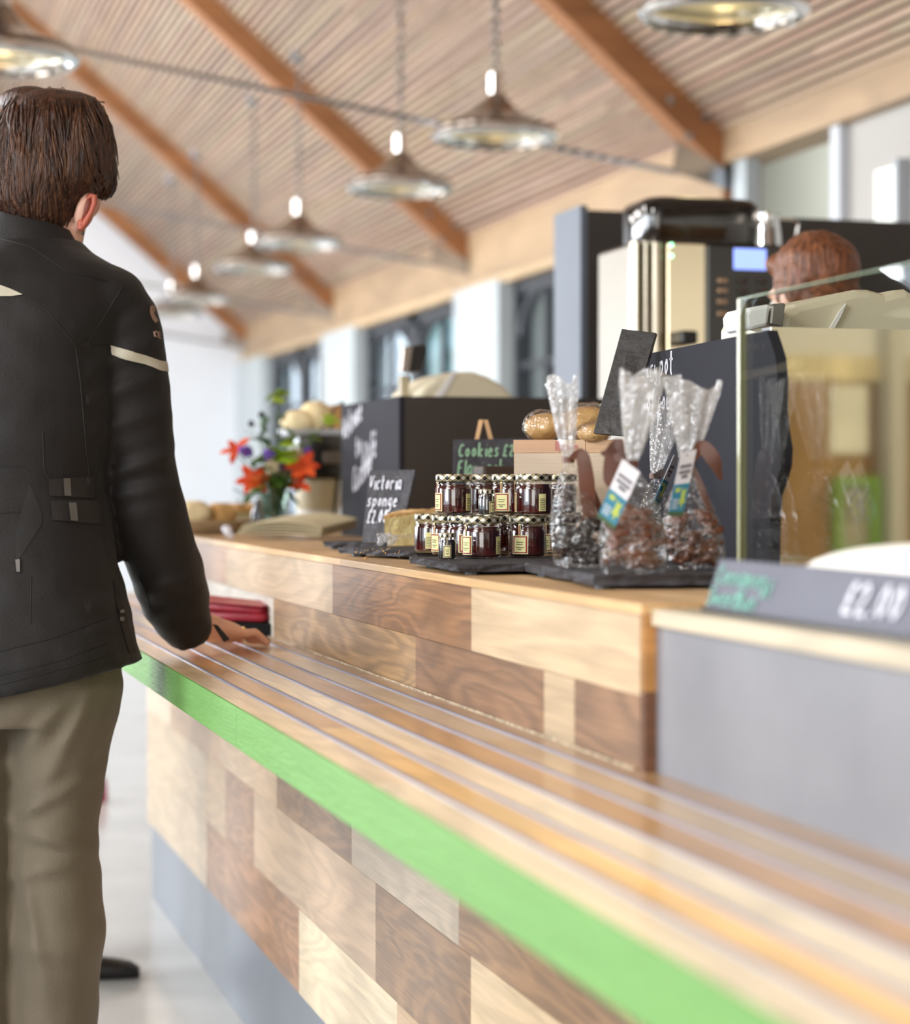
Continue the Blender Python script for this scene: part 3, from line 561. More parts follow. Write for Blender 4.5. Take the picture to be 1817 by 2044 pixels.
def make_jar(name, r, h, jam, label, lang, border, strap=True, back=True):
    t = thing(name, label, 'jam jar', group='little jam jars')
    k = h / .059; g = [(r * .90, 0), (r * .985, .002 * k), (r, .005 * k), (r, .036 * k), (r * .97, .0395 * k), (r * .93, .041 * k), (r * .95, .0425 * k), (r * .95, .0455 * k), (r * .90, .047 * k), (r * .90, .052 * k)]
    mb = MB(); mb.lathe(g, 36); child(mb.build('glass', M_JAR, smooth=True), t)
    j = [(r * .86, .002 * k), (r * .955, .004 * k), (r * .965, .006 * k), (r * .965, .0355 * k), (r * .93, .039 * k), (r * .89, .0405 * k), (r * .88, .0435 * k)]
    mb = MB(); mb.lathe(j, 36); child(mb.build('jam', jam, smooth=True), t)
    mb = MB(); z = .0475 * k; ld = [(r * .98, z), (r * 1.0, z + .001), (r * 1.0, z + .0078 * k), (r * .97, z + .0098 * k), (r * .86, z + .0105 * k), (r * .84, z + .0099 * k)]
    mb.lathe(ld, 40); child(mb.build('lid', M_LID, smooth=True), t)
    def patch(a0, a1, z0, z1, off, mi, mb, n=8):
        rs = []
        for rr in (r + off, r + off + .0003):
            pass
        vs = []; fs = []
        for i in range(n + 1):
            a = a0 + (a1 - a0) * i / n; c, s = cos(a), sin(a)
            for rr, zz in ((r + off, z0), (r + off + .0003, z0), (r + off + .0003, z1), (r + off, z1)): vs.append((rr * c, rr * s, zz))
        for i in range(n):
            b = 4 * i
            for q in range(4): fs.append((b + q, b + (q + 1) % 4, b + 4 + (q + 1) % 4, b + 4 + q))
        fs += [(0, 1, 2, 3), (4 * n + 3, 4 * n + 2, 4 * n + 1, 4 * n)]; mb.add(vs, fs, mi=mi)
    mb = MB(); w = .45; z0, z1 = .005 * k, .031 * k
    patch(lang - w, lang + w, z0, z1, .0003, 0, mb); e = .05; dz = .0012 * k
    patch(lang - w + e, lang + w - e, z0 + dz, z0 + 2.3 * dz, .0007, 1, mb); patch(lang - w + e, lang + w - e, z1 - 2.3 * dz, z1 - dz, .0007, 1, mb)
    patch(lang - w + e, lang - w + e * 2.4, z0 + dz, z1 - dz, .0007, 1, mb, 2); patch(lang + w - e * 2.4, lang + w - e, z0 + dz, z1 - dz, .0007, 1, mb, 2)
    for zz, ww in ((.021, .2), (.018, .17), (.0135, .22), (.011, .1)): patch(lang - ww, lang + ww, zz * k, (zz + .0011) * k, .0007, 2, mb, 4)
    if strap:
        patch(lang - .055, lang + .055, z1 - .0005, .047 * k, .0005, 0, mb, 2); patch(lang - .025, lang + .025, z1, .045 * k, .0009, 1, mb, 2)
    child(mb.build('label', [M_LAB, border, M_INK]), t)
    if back:
        mb = MB(); b = lang + 2.05; patch(b - .2, b + .2, z0 + .001, z1 - .001, .0004, 0, mb, 4)
        for q in range(7): patch(b - .15, b + .15, z0 + .003 + q * .0024 * k, z0 + .004 + q * .0024 * k, .0008, 1, mb, 2)
        child(mb.build('back_label', [M_LAB, M_INK]), t)
    return t
VIEW = -pi / 2 - TH                       # direction from the jars to the camera
JR, JH = .0262, .059
j0 = make_jar('jam_jar', JR, JH, M_JAM, 'jam jar at the front of the lower tier, big dark red face', VIEW, M_LABR)
m0 = make_jar('mini_jam_jar', .0118, .037, M_JAMD, 'tiny black jam jar in the lower tier, hung with a purple-edged label', VIEW - .2, M_LABP, back=False)
def jar_pos(px, py, z): p = onZ(px, py, z); return Vector((p.x, p.y, z))
j0.location = jar_pos(962, 1114, ZJ + .0003); j0.rotation_euler.z = -1.0
def J(px, py, rz, lb, z=None): return dup(j0, jar_pos(px, py, ZJ + .0003) if z is None else z, rz, lb)
J(862, 1102, -2.2, 'jam jar at the left end of the lower tier, beside the cake')
J(897, 1107, -.95, 'second jam jar from the left in the lower tier, behind the tiny black jar')
J(930, 1109, .05, 'jam jar of the lower tier between the tiny jar and the big front jar')
J(1053, 1112, -.45, 'jam jar of the lower tier with a label strap, right of the front jar')
J(1022, 1105, 2.6, 'jam jar of the lower tier in shade between the two front jars')
J(1118, 1108, -.9, 'jam jar of the lower tier half behind the first cellophane bag')
J(985, 1100, 2.2, 'jam jar at the back of the lower tier behind the big front jar')
ZU = ZJ + .0003 + JH * (.0585 / .059) + .0002
def up(px, d): p = D(px, HY, d); p.z = ZU; return p
J(0, 0, -1.12, 'jam jar at the left end of the upper tier', up(906, 3.02))
J(0, 0, 1.2, 'jam jar of the upper tier second from the left, behind the first', up(965, 3.10))
J(0, 0, -.5, 'jam jar of the upper tier with its label strap over the lid', up(1018, 3.03))
J(0, 0, -1.62, 'jam jar of the upper tier showing a bar-lined back label', up(1066, 2.95))
J(0, 0, 2.9, 'jam jar at the right end of the upper tier, half behind the bag', up(1116, 3.03))
m0.location = jar_pos(893, 1117, ZJ + .0003); m0.rotation_euler.z = .2
p = up(970, 3.0); p = D(972, HY, 2.935); p.z = ZU; dup(m0, p, .9, 'tiny black jam jar up on the lower lids, in the gap of the upper tier')
# ------------------------------------------------------------------ cellophane bags of chocolate
M_FILM = glass('cellophane', (.95, .95, .95), .035, 1.5, extra=.05, bump=.9, bscale=42, haze=.06)
M_FILMT = glass('cellophane_gathered', (.92, .92, .93), .12, 1.45, extra=.32, bump=.9, bscale=55, haze=.55)
M_RIB = mat('brown_ribbon', '#5c311c', .32, nscale=14, namt=.2)
M_CARDW = mat('card_white', '#dcdbe2', .55); M_CARDT = mat('card_teal', '#2f7d99', .5); M_CARDG = mat('card_grey_print', '#77777f', .6); M_CARDY = mat('card_yellow_green', '#b3c45a', .5); M_CARDK = mat('card_dark_green', '#3c5a3a', .5)
def bag(label, base_px, base_py, wid, dep, neck, top, topw, choc, fill, seed, brown_h):
    """neck, top: (px, py, d-offset); widths in metres"""
    rr = random.Random(seed); B = onZ(base_px, base_py, ZB + .0004); d0 = (B - CAM).dot(FW); N = D(neck[0], neck[1], d0 + neck[2]); T = D(top[0], top[1], d0 + top[2])
    t = thing('chocolate_bag', label, 'bag', tuple(B), group='cellophane bags of chocolate')
    u = RT; v = FW; mb = MB(); rs = []; n = 48
    H = N - B
    prof = [(0, 1.0, 1.0), (.04, 1.02, 1.02), (.15, 1.05, 1.08), (.3, 1.04, 1.05), (.45, .95, .92), (.6, .78, .72), (.75, .58, .5), (.88, .34, .3), (.96, .16, .18), (1.0, .12, .15)]
    for h, a, b in prof:
        row = []
        for k in range(n):
            th = 2 * pi * k / n; c, s = cos(th), sin(th); sq = (abs(c) ** 3.2 + abs(s) ** 3.2) ** (-1 / 3.2)
            wr = 1 + (.05 * noise.noise(Vector((c * 2 + seed, s * 2, h * 5))) + .05 * h * sin(th * 9 + seed)) * (1 if h > .02 else 0)
            row.append(B + H * h + (u * (c * sq * wid / 2 * a) + v * (s * sq * dep / 2 * b)) * wr)
        rs.append(row)
    mb.rings(rs); mb.build('bag_body', M_FILM, t, smooth=True)
    mb = MB(); rs = []; ax = T - N
    for i in range(9):
        h = i / 8; row = []
        for k in range(n):
            th = 2 * pi * k / n; w0 = .0042 + (topw / 2 - .0042) * (h ** .75); pl = 1 + .22 * sin(th * 7 + seed) * (1 - .4 * h) + .12 * noise.noise(Vector((k * .5, h * 3, seed)))
            end = .006 * sin(th * 3 + seed * 2) * (1 if i == 8 else 0)
            row.append(N + ax * h + u * (cos(th) * w0 * pl) + v * (sin(th) * w0 * .45 * pl) + UP * end)
        rs.append(row)
    mb.rings(rs, caps=False); mb.build('bag_top', M_FILMT, t, smooth=True)
    mb = MB()
    for _ in range(46):
        q = Vector((rr.uniform(-.40, .40) * wid, rr.uniform(-.36, .36) * dep, rr.uniform(.06, fill) * H.length)); sc = 1 - max(0, q.z / H.length - .35) * 1.2; hx = H * (q.z / H.length) - UP * q.z
        mb.ell(B + hx + u * q.x * sc + v * q.y * sc + UP * q.z, [rr.uniform(.0028, .0055), rr.uniform(.006, .011), rr.uniform(.008, .016)], seg=8, ring=6, M=Matrix.Rotation(rr.uniform(-.6, .6), 3, 'X') @ Matrix.Rotation(rr.uniform(-.6, .6), 3, 'Y') @ Matrix.Rotation(rr.uniform(0, 3), 3, 'Z') @ Matrix.Rotation(pi / 2, 3, 'Y'))
    fuse(mb, .0018, 1, amp=.0022, ascale=150, seed=seed).build('chocolate', choc, t, smooth=True)
    mb = MB()                                       # ribbon round the neck
    rs = []
    for k in range(25):
        a = 2 * pi * k / 24; c = N + u * cos(a) * .0068 + v * sin(a) * .0066; rs.append([c - UP * .0035, c + UP * .0035, c + UP * .0035 + (c - N) * .12, c - UP * .0035 + (c - N) * .12])
    mb.rings(rs); mb.build('ribbon_band', M_RIB, t, smooth=True)
    return t, N, d0
def strip(name, pts, wids, m, parent):
    """soft ribbon: pts = (px, py, d)"""
    P = [D(*p) for p in pts]; Q = []; W = []
    for i in range(len(P) - 1):
        for k in range(5): Q.append(P[i].lerp(P[i + 1], k / 5)); W.append(wids[i] + (wids[i + 1] - wids[i]) * k / 5)
    Q.append(P[-1]); W.append(wids[-1])
    for _ in range(3): Q = [Q[0]] + [(Q[i - 1] + Q[i] * 2 + Q[i + 1]) / 4 for i in range(1, len(Q) - 1)] + [Q[-1]]
    rs = []
    for i, q in enumerate(Q):
        t = (Q[min(i + 1, len(Q) - 1)] - Q[max(i - 1, 0)]).normalized(); s = t.cross(FW).normalized() * W[i] / 2
        rs.append([q - s, q + s, q + s + FW * .0006, q - s + FW * .0006])
    mb = MB(); mb.rings(rs); return mb.build(name, m, parent, smooth=True)
def card(parent, c4, d0, d1, mirror=False):
    """swing tag: px corners top-left, top-right, bottom-right, bottom-left"""
    tl, tr, br, bl = [D(p[0], p[1], d) for p, d in zip(c4, (d0, d0 + d1, d0 + d1, d0))]
    n = (tr - tl).cross(bl - tl).normalized(); n = n if n.dot(FW) > 0 else -n; mb = MB()
    def cell(u0, u1, v0, v1, mi, off=0):
        def P(a, b): return (tl.lerp(tr, a)).lerp(bl.lerp(br, a), b) - n * off
        mb.prism([P(u0, v0), P(u1, v0), P(u1, v1), P(u0, v1)], n * (.0005 if not off else .0003), mi=mi)
    cell(0, 1, 0, .5, 0); cell(0, 1, .5, .93, 1); cell(0, 1, .93, 1, 4)
    for k in range(2): cell(.12, .88, .20 + k * .09, .255 + k * .09, 2, .0004)
    cell(.35, .75, .36, .42, 2, .0004)
    for k in range(4): cell(.1, .48, .74 + k * .042, .755 + k * .042, 0, .0004)
    cell(.15, .45, .56, .63, 3, .0004)
    def P(a, b): return (tl.lerp(tr, a)).lerp(bl.lerp(br, a), b) - n * .0005
    mb.prism([P(*q) for q in ((.58, .55), (.7, .62), (.88, .58), (.84, .7), (.95, .8), (.8, .8), (.72, .9), (.66, .8), (.52, .82), (.6, .7))], n * .0003, mi=3)
    return mb.build('swing_tag', [M_CARDW, M_CARDT, M_CARDG, M_CARDY, M_CARDK], parent)
M_CHOC = mat('milk_chocolate', '#5e3219', .38, nscale=40, namt=.3, bump=.3, bscale=90); M_CHOCD = mat('dark_chocolate', '#20140e', .3, nscale=40, namt=.35, bump=.3, bscale=90)
b4, N, d4 = bag('bag of brown chocolate at the right of the four, brown ribbon tail to its right', 1386, 1135, .070, .05, (1372, 930, .0), (1390, 768, -.01), .056, M_CHOC, .55, 4, .3)
strip('film_fold', [(1368, 915, d4 - .006), (1358, 850, d4 - .012), (1342, 750, d4 - .012)], [.010, .018, .022], M_FILMT, b4)
strip('ribbon_tail', [(1378, 925, d4 - .004), (1400, 885, d4 - .01), (1425, 915, d4 - .012), (1440, 958, d4 - .01)], [.008, .016, .018, .004], M_RIB, b4)
strip('ribbon_tail', [(1382, 930, d4), (1405, 985, d4 - .004), (1425, 1040, d4)], [.006, .009, .006], M_RIB, b4)
card(b4, ((1360, 905), (1391, 897), (1363, 1030), (1334, 1030)), d4 - .045, .004)
strip('ribbon_cord', [(1372, 930, d4 - .006), (1366, 912, d4 - .03), (1372, 908, d4 - .046)], [.003, .003, .003], M_RIB, b4)
b3, N, d3 = bag('bag of dark chocolate behind the others, its fan of clear film leaning right', 1322, 1115, .062, .045, (1308, 950, .0), (1338, 800, .02), .046, M_CHOCD, .45, 3, .3)
strip('ribbon_tail', [(1306, 952, d3 - .008), (1322, 942, d3 - .01), (1335, 952, d3 - .01)], [.006, .01, .006], mat('dark_ribbon', '#2a1a14', .4), b3)
card(b3, ((1346, 908), (1356, 912), (1314, 1012), (1304, 1004)), d3 - .03, .02)
b1, N, d1 = bag('bag of dark chocolate at the left of the four, overlapping the jam jars', 1162, 1132, .064, .046, (1135, 918, .0), (1121, 757, .0), .036, M_CHOCD, .5, 1, .3)
strip('ribbon_tail', [(1140, 914, d1 - .008), (1163, 902, d1 - .012), (1172, 960, d1 - .012), (1176, 1045, d1 - .008)], [.006, .016, .019, .017], M_RIB, b1)
strip('ribbon_tail', [(1176, 960, d1 - .006), (1196, 1010, d1 - .004), (1206, 1050, d1)], [.006, .007, .004], M_RIB, b1)
b2, N, d2 = bag('bag of milk chocolate at the front of the four, with a white and teal tag', 1264, 1143, .072, .05, (1262, 925, .0), (1284, 744, .005), .050, M_CHOC, .60, 2, .5)
strip('ribbon_tail', [(1258, 926, d2 + .01), (1235, 880, d2 + .012), (1215, 905, d2 + .02), (1200, 905, d2 + .02)], [.007, .014, .01, .004], mat('ribbon_brown_deep', '#4a291b', .42), b2)
strip('ribbon_loop', [(1258, 926, d2 + .012), (1225, 900, d2 + .02), (1216, 960, d2 + .02), (1240, 985, d2 + .012)], [.008, .02, .016, .006], mat('ribbon_brown_deep2', '#573122', .42), b2)
card(b2, ((1243, 916), (1278, 943), (1226, 1058), (1192, 1032)), d2 - .040, -.004)
strip('ribbon_cord', [(1262, 926, d2 - .006), (1256, 920, d2 - .03), (1254, 930, d2 - .042)], [.003, .003, .003], M_RIB, b2)
mb = MB()                                           # folded chocolate-brown paper wrap inside the front bag
Bq = onZ(1264, 1143, ZB + .0004)
for k in range(7): mb.ell(D(1262 + R.uniform(-12, 16), 1025 + k * 14, d2 - .004), (.014 + .0022 * k, .012, .012), M=Matrix.Rotation(.5, 3, 'Y'), seg=10, ring=8)
fuse(mb, .002, 2, amp=.002, ascale=70).build('chocolate_slab', mat('milk_chocolate_slab', '#75421f', .35, nscale=30, namt=.25, bump=.2), b2, smooth=True)
# ------------------------------------------------------------------ boards, crate, bread, display case
def pY(px, py, Y):
    a = tan(TH + atan((px - CX) / F_PX)); X = a * Y; d = X * sin(TH) + Y * cos(TH); return Vector((X, Y, HC - (py - HY) / F_PX * d))
# left chalkboard screen (front face along the counter, side face towards us)
XWB = 1.089; ya, yb = yX(681, XWB), yX(797, XWB); zt = HC + .187
box = thing('chalkboard_screen', 'black chalkboard till screen greeting customers, its text face turned to the customer side', 'chalkboard', (XWB + .2, (ya + yb) / 2, ZW), group='chalkboard screens')
mb = MB(); mb.bb((XWB, yb, ZW), (XWB + .012, ya, zt)); mb.build('front_board', M_CHALK, box)
mb = MB(); mb.bb((XWB + .012, yb, ZW), (XWB + .46, yb + .012, zt)); mb.build('side_board', M_BLACKP, box)
o = Vector((XWB, ya, zt)); ux = Vector((0, -1, 0)); H = zt - ZW
chalk('writing', [('Welcome', .02, -.085, .050, .66, .25), ('to', .15, -.125, .044, .85, .2), ('Cuckoo', .125, -.205, .056, .62, .28), ('Café', .235, -.150, .054, .60, .28)], o, ux, UP, Vector((-1, 0, 0)), M_WCHALK, box, .0062)
# right chalkboard screen with a curved end
XR = 1.07; y0, y1 = yX(1248, XR), yX(1531, XR); zt2 = HC + .1845
rb = thing('chalkboard_screen', 'black chalkboard screen behind the cellophane bags, its end cut in a curve', 'chalkboard', (XR, (y0 + y1) / 2, ZW), group='chalkboard screens')
pts = [(XR, y0, ZW), (XR, y0, zt2)] + [onX(px, py, XR) for px, py in ((1531, 659), (1540, 685), (1549, 715), (1553, 760), (1552, 820), (1556, 860), (1562, 895), (1560, 930), (1550, 965), (1541, 990), (1538, 1040), (1537, 1100))] + [(XR, onX(1537, 1100, XR).y, ZW)]
mb = MB(); mb.prism(pts, (.014, 0, 0)); mb.build('board', M_CHALK, rb)
o = onX(1262, 758, XR); ux = Vector((0, -1, 0)); hS = F_PX / 2.95
chalk('writing', [('Cutbury', 0, .0, .026, .66, .0), ('pot', .108, .0, .032, .66, .0), ('of', .06, -.048, .028, .7, 0), ('soup', .10, -.048, .028, .7, 0)], o, ux, UP, Vector((-1, 0, 0)), M_WCHALK, rb, .0034)
def panel4(name, c4, ds, th, m, parent):
    P = [D(c[0], c[1], d) for c, d in zip(c4, ds)]; n = (P[1] - P[0]).cross(P[3] - P[0]).normalized(); n = n if n.dot(FW) > 0 else -n
    mb = MB(); mb.prism(P, n * th); return mb.build(name, m, parent, bevel=.0012), P, -n
# leaning slate sign by the cake
vs = thing('slate_sign', 'slate sign leaning behind the sponge cake with pale handwriting on three lines', 'sign', tuple(D(770, 1080, 3.62)), group='slate signs')
o, P, n = panel4('slate', [(738, 938), (829, 937), (797, 1083), (722, 1083)], [3.72, 3.62, 3.53, 3.61], .006, M_SLATE, vs)
ux = (P[1] - P[0]).normalized(); uy = (P[0] - P[3]).normalized()
chalk('writing', [('Victoria', .006, -.047, .031, .50, 0), ('sponge', .006, -.086, .028, .60, 0), ('£2.00', .010, -.124, .030, .5, 0)], P[0] + n * .001, ux, uy, n, M_WCHALK, vs, .0027)
# slate sign with green writing and a wooden peg
cs = thing('slate_sign', 'upright slate sign with green handwriting behind the upper jam jars', 'sign', tuple(D(970, 1060, 3.62)), group='slate signs')
o, P, n = panel4('slate', [(906, 877), (1078, 874), (1076, 1066), (902, 1068)], [3.68, 3.68, 3.62, 3.62], .006, M_SLATE, cs)
ux = (P[1] - P[0]).normalized(); uy = (P[0] - P[3]).normalized()
chalk('writing', [('Cookies', .008, -.034, .024, .55, 0), ('£2', .085, -.034, .022, .6, 0), ('Flapjack', .007, -.068, .026, .50, 0)], P[0] + n * .001, ux, uy, n, M_GCHALK2, cs, .0030)
mb = MB(); 
for a, b in (((948, 878), (956, 838)), ((966, 838), (976, 878))):
    mb.prism([D(a[0], a[1], 3.69), D(b[0] , b[1], 3.70), D(b[0] + 9, b[1], 3.70), D(a[0] + 8, a[1], 3.69)], FW * .012, tone=tone('#d9b184', .3))
mb.prism([D(948, 878, 3.70), D(984, 878, 3.70), D(984, 1060, 3.80), D(948, 1060, 3.80)], FW * .006, tone=tone('#c9a176', .3)); mb.build('easel_peg', M_CRATE, cs)
# dark slate standing on the crate, seen from behind
ss = thing('slate_sign', 'dark blank-backed slate leaning on the crate above the bags', 'sign', tuple(D(1220, 868, 2.95)), group='slate signs')
panel4('slate', [(1241, 656), (1310, 664), (1250, 870), (1184, 864)], [2.93, 2.90, 2.84, 2.90], .006, mat('slate_dark_back', '#1f1a16', .6, nscale=14, namt=.18, bump=.4, bscale=60), ss)
# crate of bread
dC = 3.12; A = D(1025, 878, dC); Yc = A.y; s = S(dC); cz = A.z; wC = pY(1242, 880, Yc).x - A.x; dp = .21
cr = thing('wooden_crate', 'pale wooden crate standing behind the jam jars with bread on top', 'crate', (A.x, Yc, ZW))
def cw(h): return tone(h)
mb = MB(); mb.bb((A.x, Yc, cz - .019), (A.x + wC * .40, Yc + .012, cz), tone=cw('#d2a987')); mb.bb((A.x + wC * .405, Yc, cz - .019), (A.x + wC * .62, Yc + .012, cz), tone=cw('#dbb997')); mb.bb((A.x + wC * .625, Yc, cz - .019), (A.x + wC, Yc + .012, cz), tone=cw('#d8b18c'))
mb.bb((A.x + .001, Yc + .001, ZW + .02), (A.x + wC - .018, Yc + .012, cz - .0195), tone=cw('#d9c4ab')); mb.build('front_board', M_CRATE, cr)
mb = MB(); mb.bb((A.x + wC * .36, Yc - .0004, cz - .016), (A.x + wC * .44, Yc, cz - .002)); mb.bb((A.x + wC * .46, Yc - .0004, cz - .014), (A.x + wC * .56, Yc, cz - .008)); mb.build('red_stamp', mat('red_stamp', '#c08078', .7), cr)
mb = MB(); mb.bb((A.x + wC - .018, Yc + .0005, ZW), (A.x + wC - .0005, Yc + .02, cz - .0195), tone=cw('#cfa574')); mb.bb((A.x, Yc + .013, ZW), (A.x + .018, Yc + .03, cz - .0195), tone=cw('#c59f74')); mb.build('corner_post', M_CRATE, cr)
mb = MB(); mb.bb((A.x, Yc + dp - .012, ZW + .02), (A.x + wC, Yc + dp, cz), tone=cw('#d0b08a')); mb.build('rear_board', M_CRATE, cr)
M_CSIDE = wood('crate_side', 1, 1, .55, .4)
for x in (A.x, A.x + wC - .012): mb = MB(); mb.bb((x, Yc + .03, ZW + .02), (x + .012, Yc + dp - .012, cz), tone=cw('#d2b28c')); mb.build('side_board', M_CSIDE, cr)
mb = MB(); mb.bb((A.x + .012, Yc + .012, cz - .03), (A.x + wC - .012, Yc + dp - .012, cz - .022), tone=cw('#c9a981')); mb.build('slatted_base', M_CRATE, cr); cr.rotation_euler.z = -TH - .10
M_CRUST = mat('bread_crust', '#c08a4a', .6, nscale=18, namt=.28, bump=.5, bscale=40, col2='#d8b072'); M_FLOURY = mat('floury_crust', '#d9bd88', .75, nscale=14, namt=.18, bump=.4, bscale=40, col2='#e8d8b0')
def loaf(label, c, r, rz, m=None, film=False, tilt=0, group='loaves and rolls', name='bread_loaf'):
    t = thing(name, label, 'bread', tuple(c), rz, group); M = Matrix.Rotation(tilt, 3, 'Y'); mb = MB(); mb.ell((0, 0, 0), r, M=M, seg=28, ring=16)
    q = MB(); vs = [v + v.normalized() * .06 * max(r) * noise.noise(v * (1.6 / max(r)) + Vector(c)) for v in mb.v]; q.add(vs, mb.f); child(q.build('crust', m or M_CRUST, smooth=True), t)
    if film:
        mb = MB(); mb.ell((0, 0, .002), (r[0] * 1.12, r[1] * 1.15, r[2] * 1.16), M=M, seg=36, ring=20); q = MB(); vs = [v + v.normalized() * .10 * max(r) * noise.noise(v * (3.5 / max(r)) + Vector(c)) for v in mb.v]; q.add(vs, mb.f); child(q.build('wrapper', M_FILM, smooth=True), t)
    return t
loaf('film-wrapped bread roll at the left end of the crate top', D(1085, 852, 3.19), (.026, .034, .021), .3, film=True)
loaf('larger film-wrapped bread roll tilted on the crate top behind the first bag', D(1158, 842, 3.20), (.042, .036, .022), .1, film=True, tilt=-.28)
loaf('small film-wrapped roll at the right end of the crate under the dark slate', D(1185, 866, 3.12), (.024, .026, .014), 0, film=True)
# black ribboned parcel glimpsed on the jars' back
t = thing('dark_box', 'small dark brown box behind the upper jam jars, left of the crate', 'box', tuple(D(995, 950, 3.45))); mb = MB(); c = D(995, 930, 3.45); mb.bb((c.x - .027, c.y, ZW), (c.x + .05, c.y + .06, c.z), bev=.006); mb.build('carton', mat('dark_carton', '#33241b', .6), t)
# Victoria sponge slice on its board
ck = thing('cake_slice', 'slice of golden sponge cake with its tip to the left on a slate', 'cake', tuple(D(810, 1085, 3.36)))
M_SPONGE = mat('sponge', '#f6e09a', .85, nscale=60, namt=.14, bump=.3, bscale=160, col2='#f5e6b0'); M_CKTOP = mat('cake_top', '#e6bb7c', .75, nscale=25, namt=.2, bump=.5, bscale=60, col2='#e6bd84'); M_CRM = mat('cake_cream', '#f0e4c4', .6, bump=.3)
def wedge(z0, z1, mi_top, m, name, tipx=0, top_jit=0.0, over=None, fac=1.0):
    tip = onZ(768 + tipx, 1107, ZW); tip = Vector((tip.x, tip.y, 0)); a0 = Vector((.86, .35, 0)).normalized(); a1 = Vector((.70, .95, 0)).normalized(); L = .125; n = 14; lo = []; hi = []; ring = []
    for i in range(n + 1): ring.append(tip + a0 * (L * i / n))
    for i in range(1, 7): u = a0.lerp(a1, i / 6).normalized(); ring.append(tip + u * L)
    for i in range(n - 1, 0, -1): ring.append(tip + a1 * (L * i / n))
    def prof(p, a, b): h = (p - tip).length / L; return a + (b - a) * (fac + (1 - fac) * min(1, h * 1.15))
    def zz(p): return (prof(p, z0, z1) if over is None else prof(p, *over) + z1 - z0) + top_jit * noise.noise(p * 60)
    def zb(p): return z0 if over is None else prof(p, *over) - .002
    rs = [[p + UP * zb(p) for p in ring], [p + UP * ((zb(p) + zz(p)) * .5) + Vector((noise.noise(p * 90), noise.noise(p * 90 + Vector((9, 0, 0))), 0)) * .0015 for p in ring], [p + UP * zz(p) for p in ring]]
    mb = MB(); mb.rings(rs); return mb.build(name, m, ck, smooth=False)
zc = ZC
wedge(zc, zc + .015, 0, M_SPONGE, 'lower_sponge', 6); wedge(zc + .0152, zc + .0188, 0, M_CRM, 'filling', 6); wedge(zc + .019, zc + .056, 0, M_SPONGE, 'upper_sponge', 0, .001, fac=.72)
tp = onZ(768, 1107, ZW); tp.z = 0
wedge(zc + .0485, zc + .0535, 0, M_CKTOP, 'golden_crust', -2, .004, over=(zc + .019, zc + .056), fac=.72)
mb = MB(); rr = random.Random(3)
for k in range(10): mb.ell(D(772 + rr.uniform(-14, 14), 1076 + rr.uniform(-8, 8), 3.36), [rr.uniform(.003, .008) for _ in range(3)], seg=8, ring=6)
fuse(mb, .0016, 1, amp=.002, ascale=180).build('crumpled_film', glass('crumpled_film', (.9, .9, .9), .06, 1.5, extra=.2, bump=.9, bscale=120, haze=.55), ck)
mb = MB()
for k in range(20):
    p = onZ(rr.uniform(705, 800), rr.uniform(1096, 1106), ZC); mb.ell((p.x, p.y, ZC + .001), [rr.uniform(.0006, .0014) for _ in range(3)], seg=6, ring=4)
for px, py in ((798, 1114), (730, 1116)): p = onZ(px, py, ZW); mb.ell((p.x, p.y, ZW + .0015), (.003, .004, .0018), seg=6, ring=4)
tag(mb.build('cake_crumbs', mat('crumb', '#c9a468', .9)), 'loose golden crumbs scattered on the cake board and worktop', 'crumbs', kind='stuff')
# price ticket strip on the display unit
A = onZ(1405, 1221, ZG); a = tan(TH + atan((1437 - CX) / F_PX)); T = pY(1437, 1115, A.y); Ln = 1.0
tk = thing('price_ticket', 'long low slate ticket in front of the glass with green text and a white price', 'sign', (A.x, A.y - .3, ZG))
base = Vector((A.x, A.y, ZG)); up_v = Vector((T.x - A.x, 0, T.z - ZG)); ux = Vector((.012, -.37, 0)).normalized(); nn = Vector((-up_v.z, 0, up_v.x)).normalized()
mb = MB(); mb.prism([base, base + up_v, base + up_v + Vector((.006, 0, -.002)), base + Vector((.03, 0, 0))], ux * Ln); mb.build('slate', mat('ticket_slate', '#575864', .6, nscale=10, namt=.12), tk, bevel=.0012)
mb = MB(); mb.bb((A.x - .003, A.y - Ln, ZG), (A.x - .0005, A.y - .001, ZG + .005)); mb.build('base_strip', M_BLACK, tk)
chalk('green_writing', [('Cinnamon', .008, .0285, .0165, 1.0, -.015), ('of', .108, .0195, .014, .9, 0), ('Sweet', .003, .0075, .0165, .95, 0), ('Bun', .066, .0065, .0165, .95, 0)], base + nn * .0006, ux, up_v.normalized(), nn, M_GCHALK, tk, .0021)
chalk('white_price', [('£2.00', .262, .014, .027, .95, -.01)], base + nn * .0006, ux, up_v.normalized(), nn, M_WCHALK, tk, .0042)
# glass case
XGp = .95; yg = yX(1472, XGp)
gc = thing('glass_case', 'frameless glass food guard standing on the display unit behind the price ticket', 'glass case', (XGp, yg - .4, ZG))
ztg = onX(1472, 597, XGp).z
mb = MB(); mb.bb((XGp, -.3, ZG), (XGp + .008, yg - .007, ztg - .001)); mb.build('front_pane', glass('case_glass', (.94, .96, .94), .012, 1.42), gc)
mb = MB(); mb.bb((XGp, yg - .007, ZG), (XGp + .008, yg, ztg)); mb.build('polished_edge', M_GEDGE, gc)
mb = MB(); mb.bb((XGp, -.3, ztg - .001), (XGp + .008, yg - .007, ztg)); mb.build('top_edge', mat('green_glass_edge', '#93a588', .2), gc)
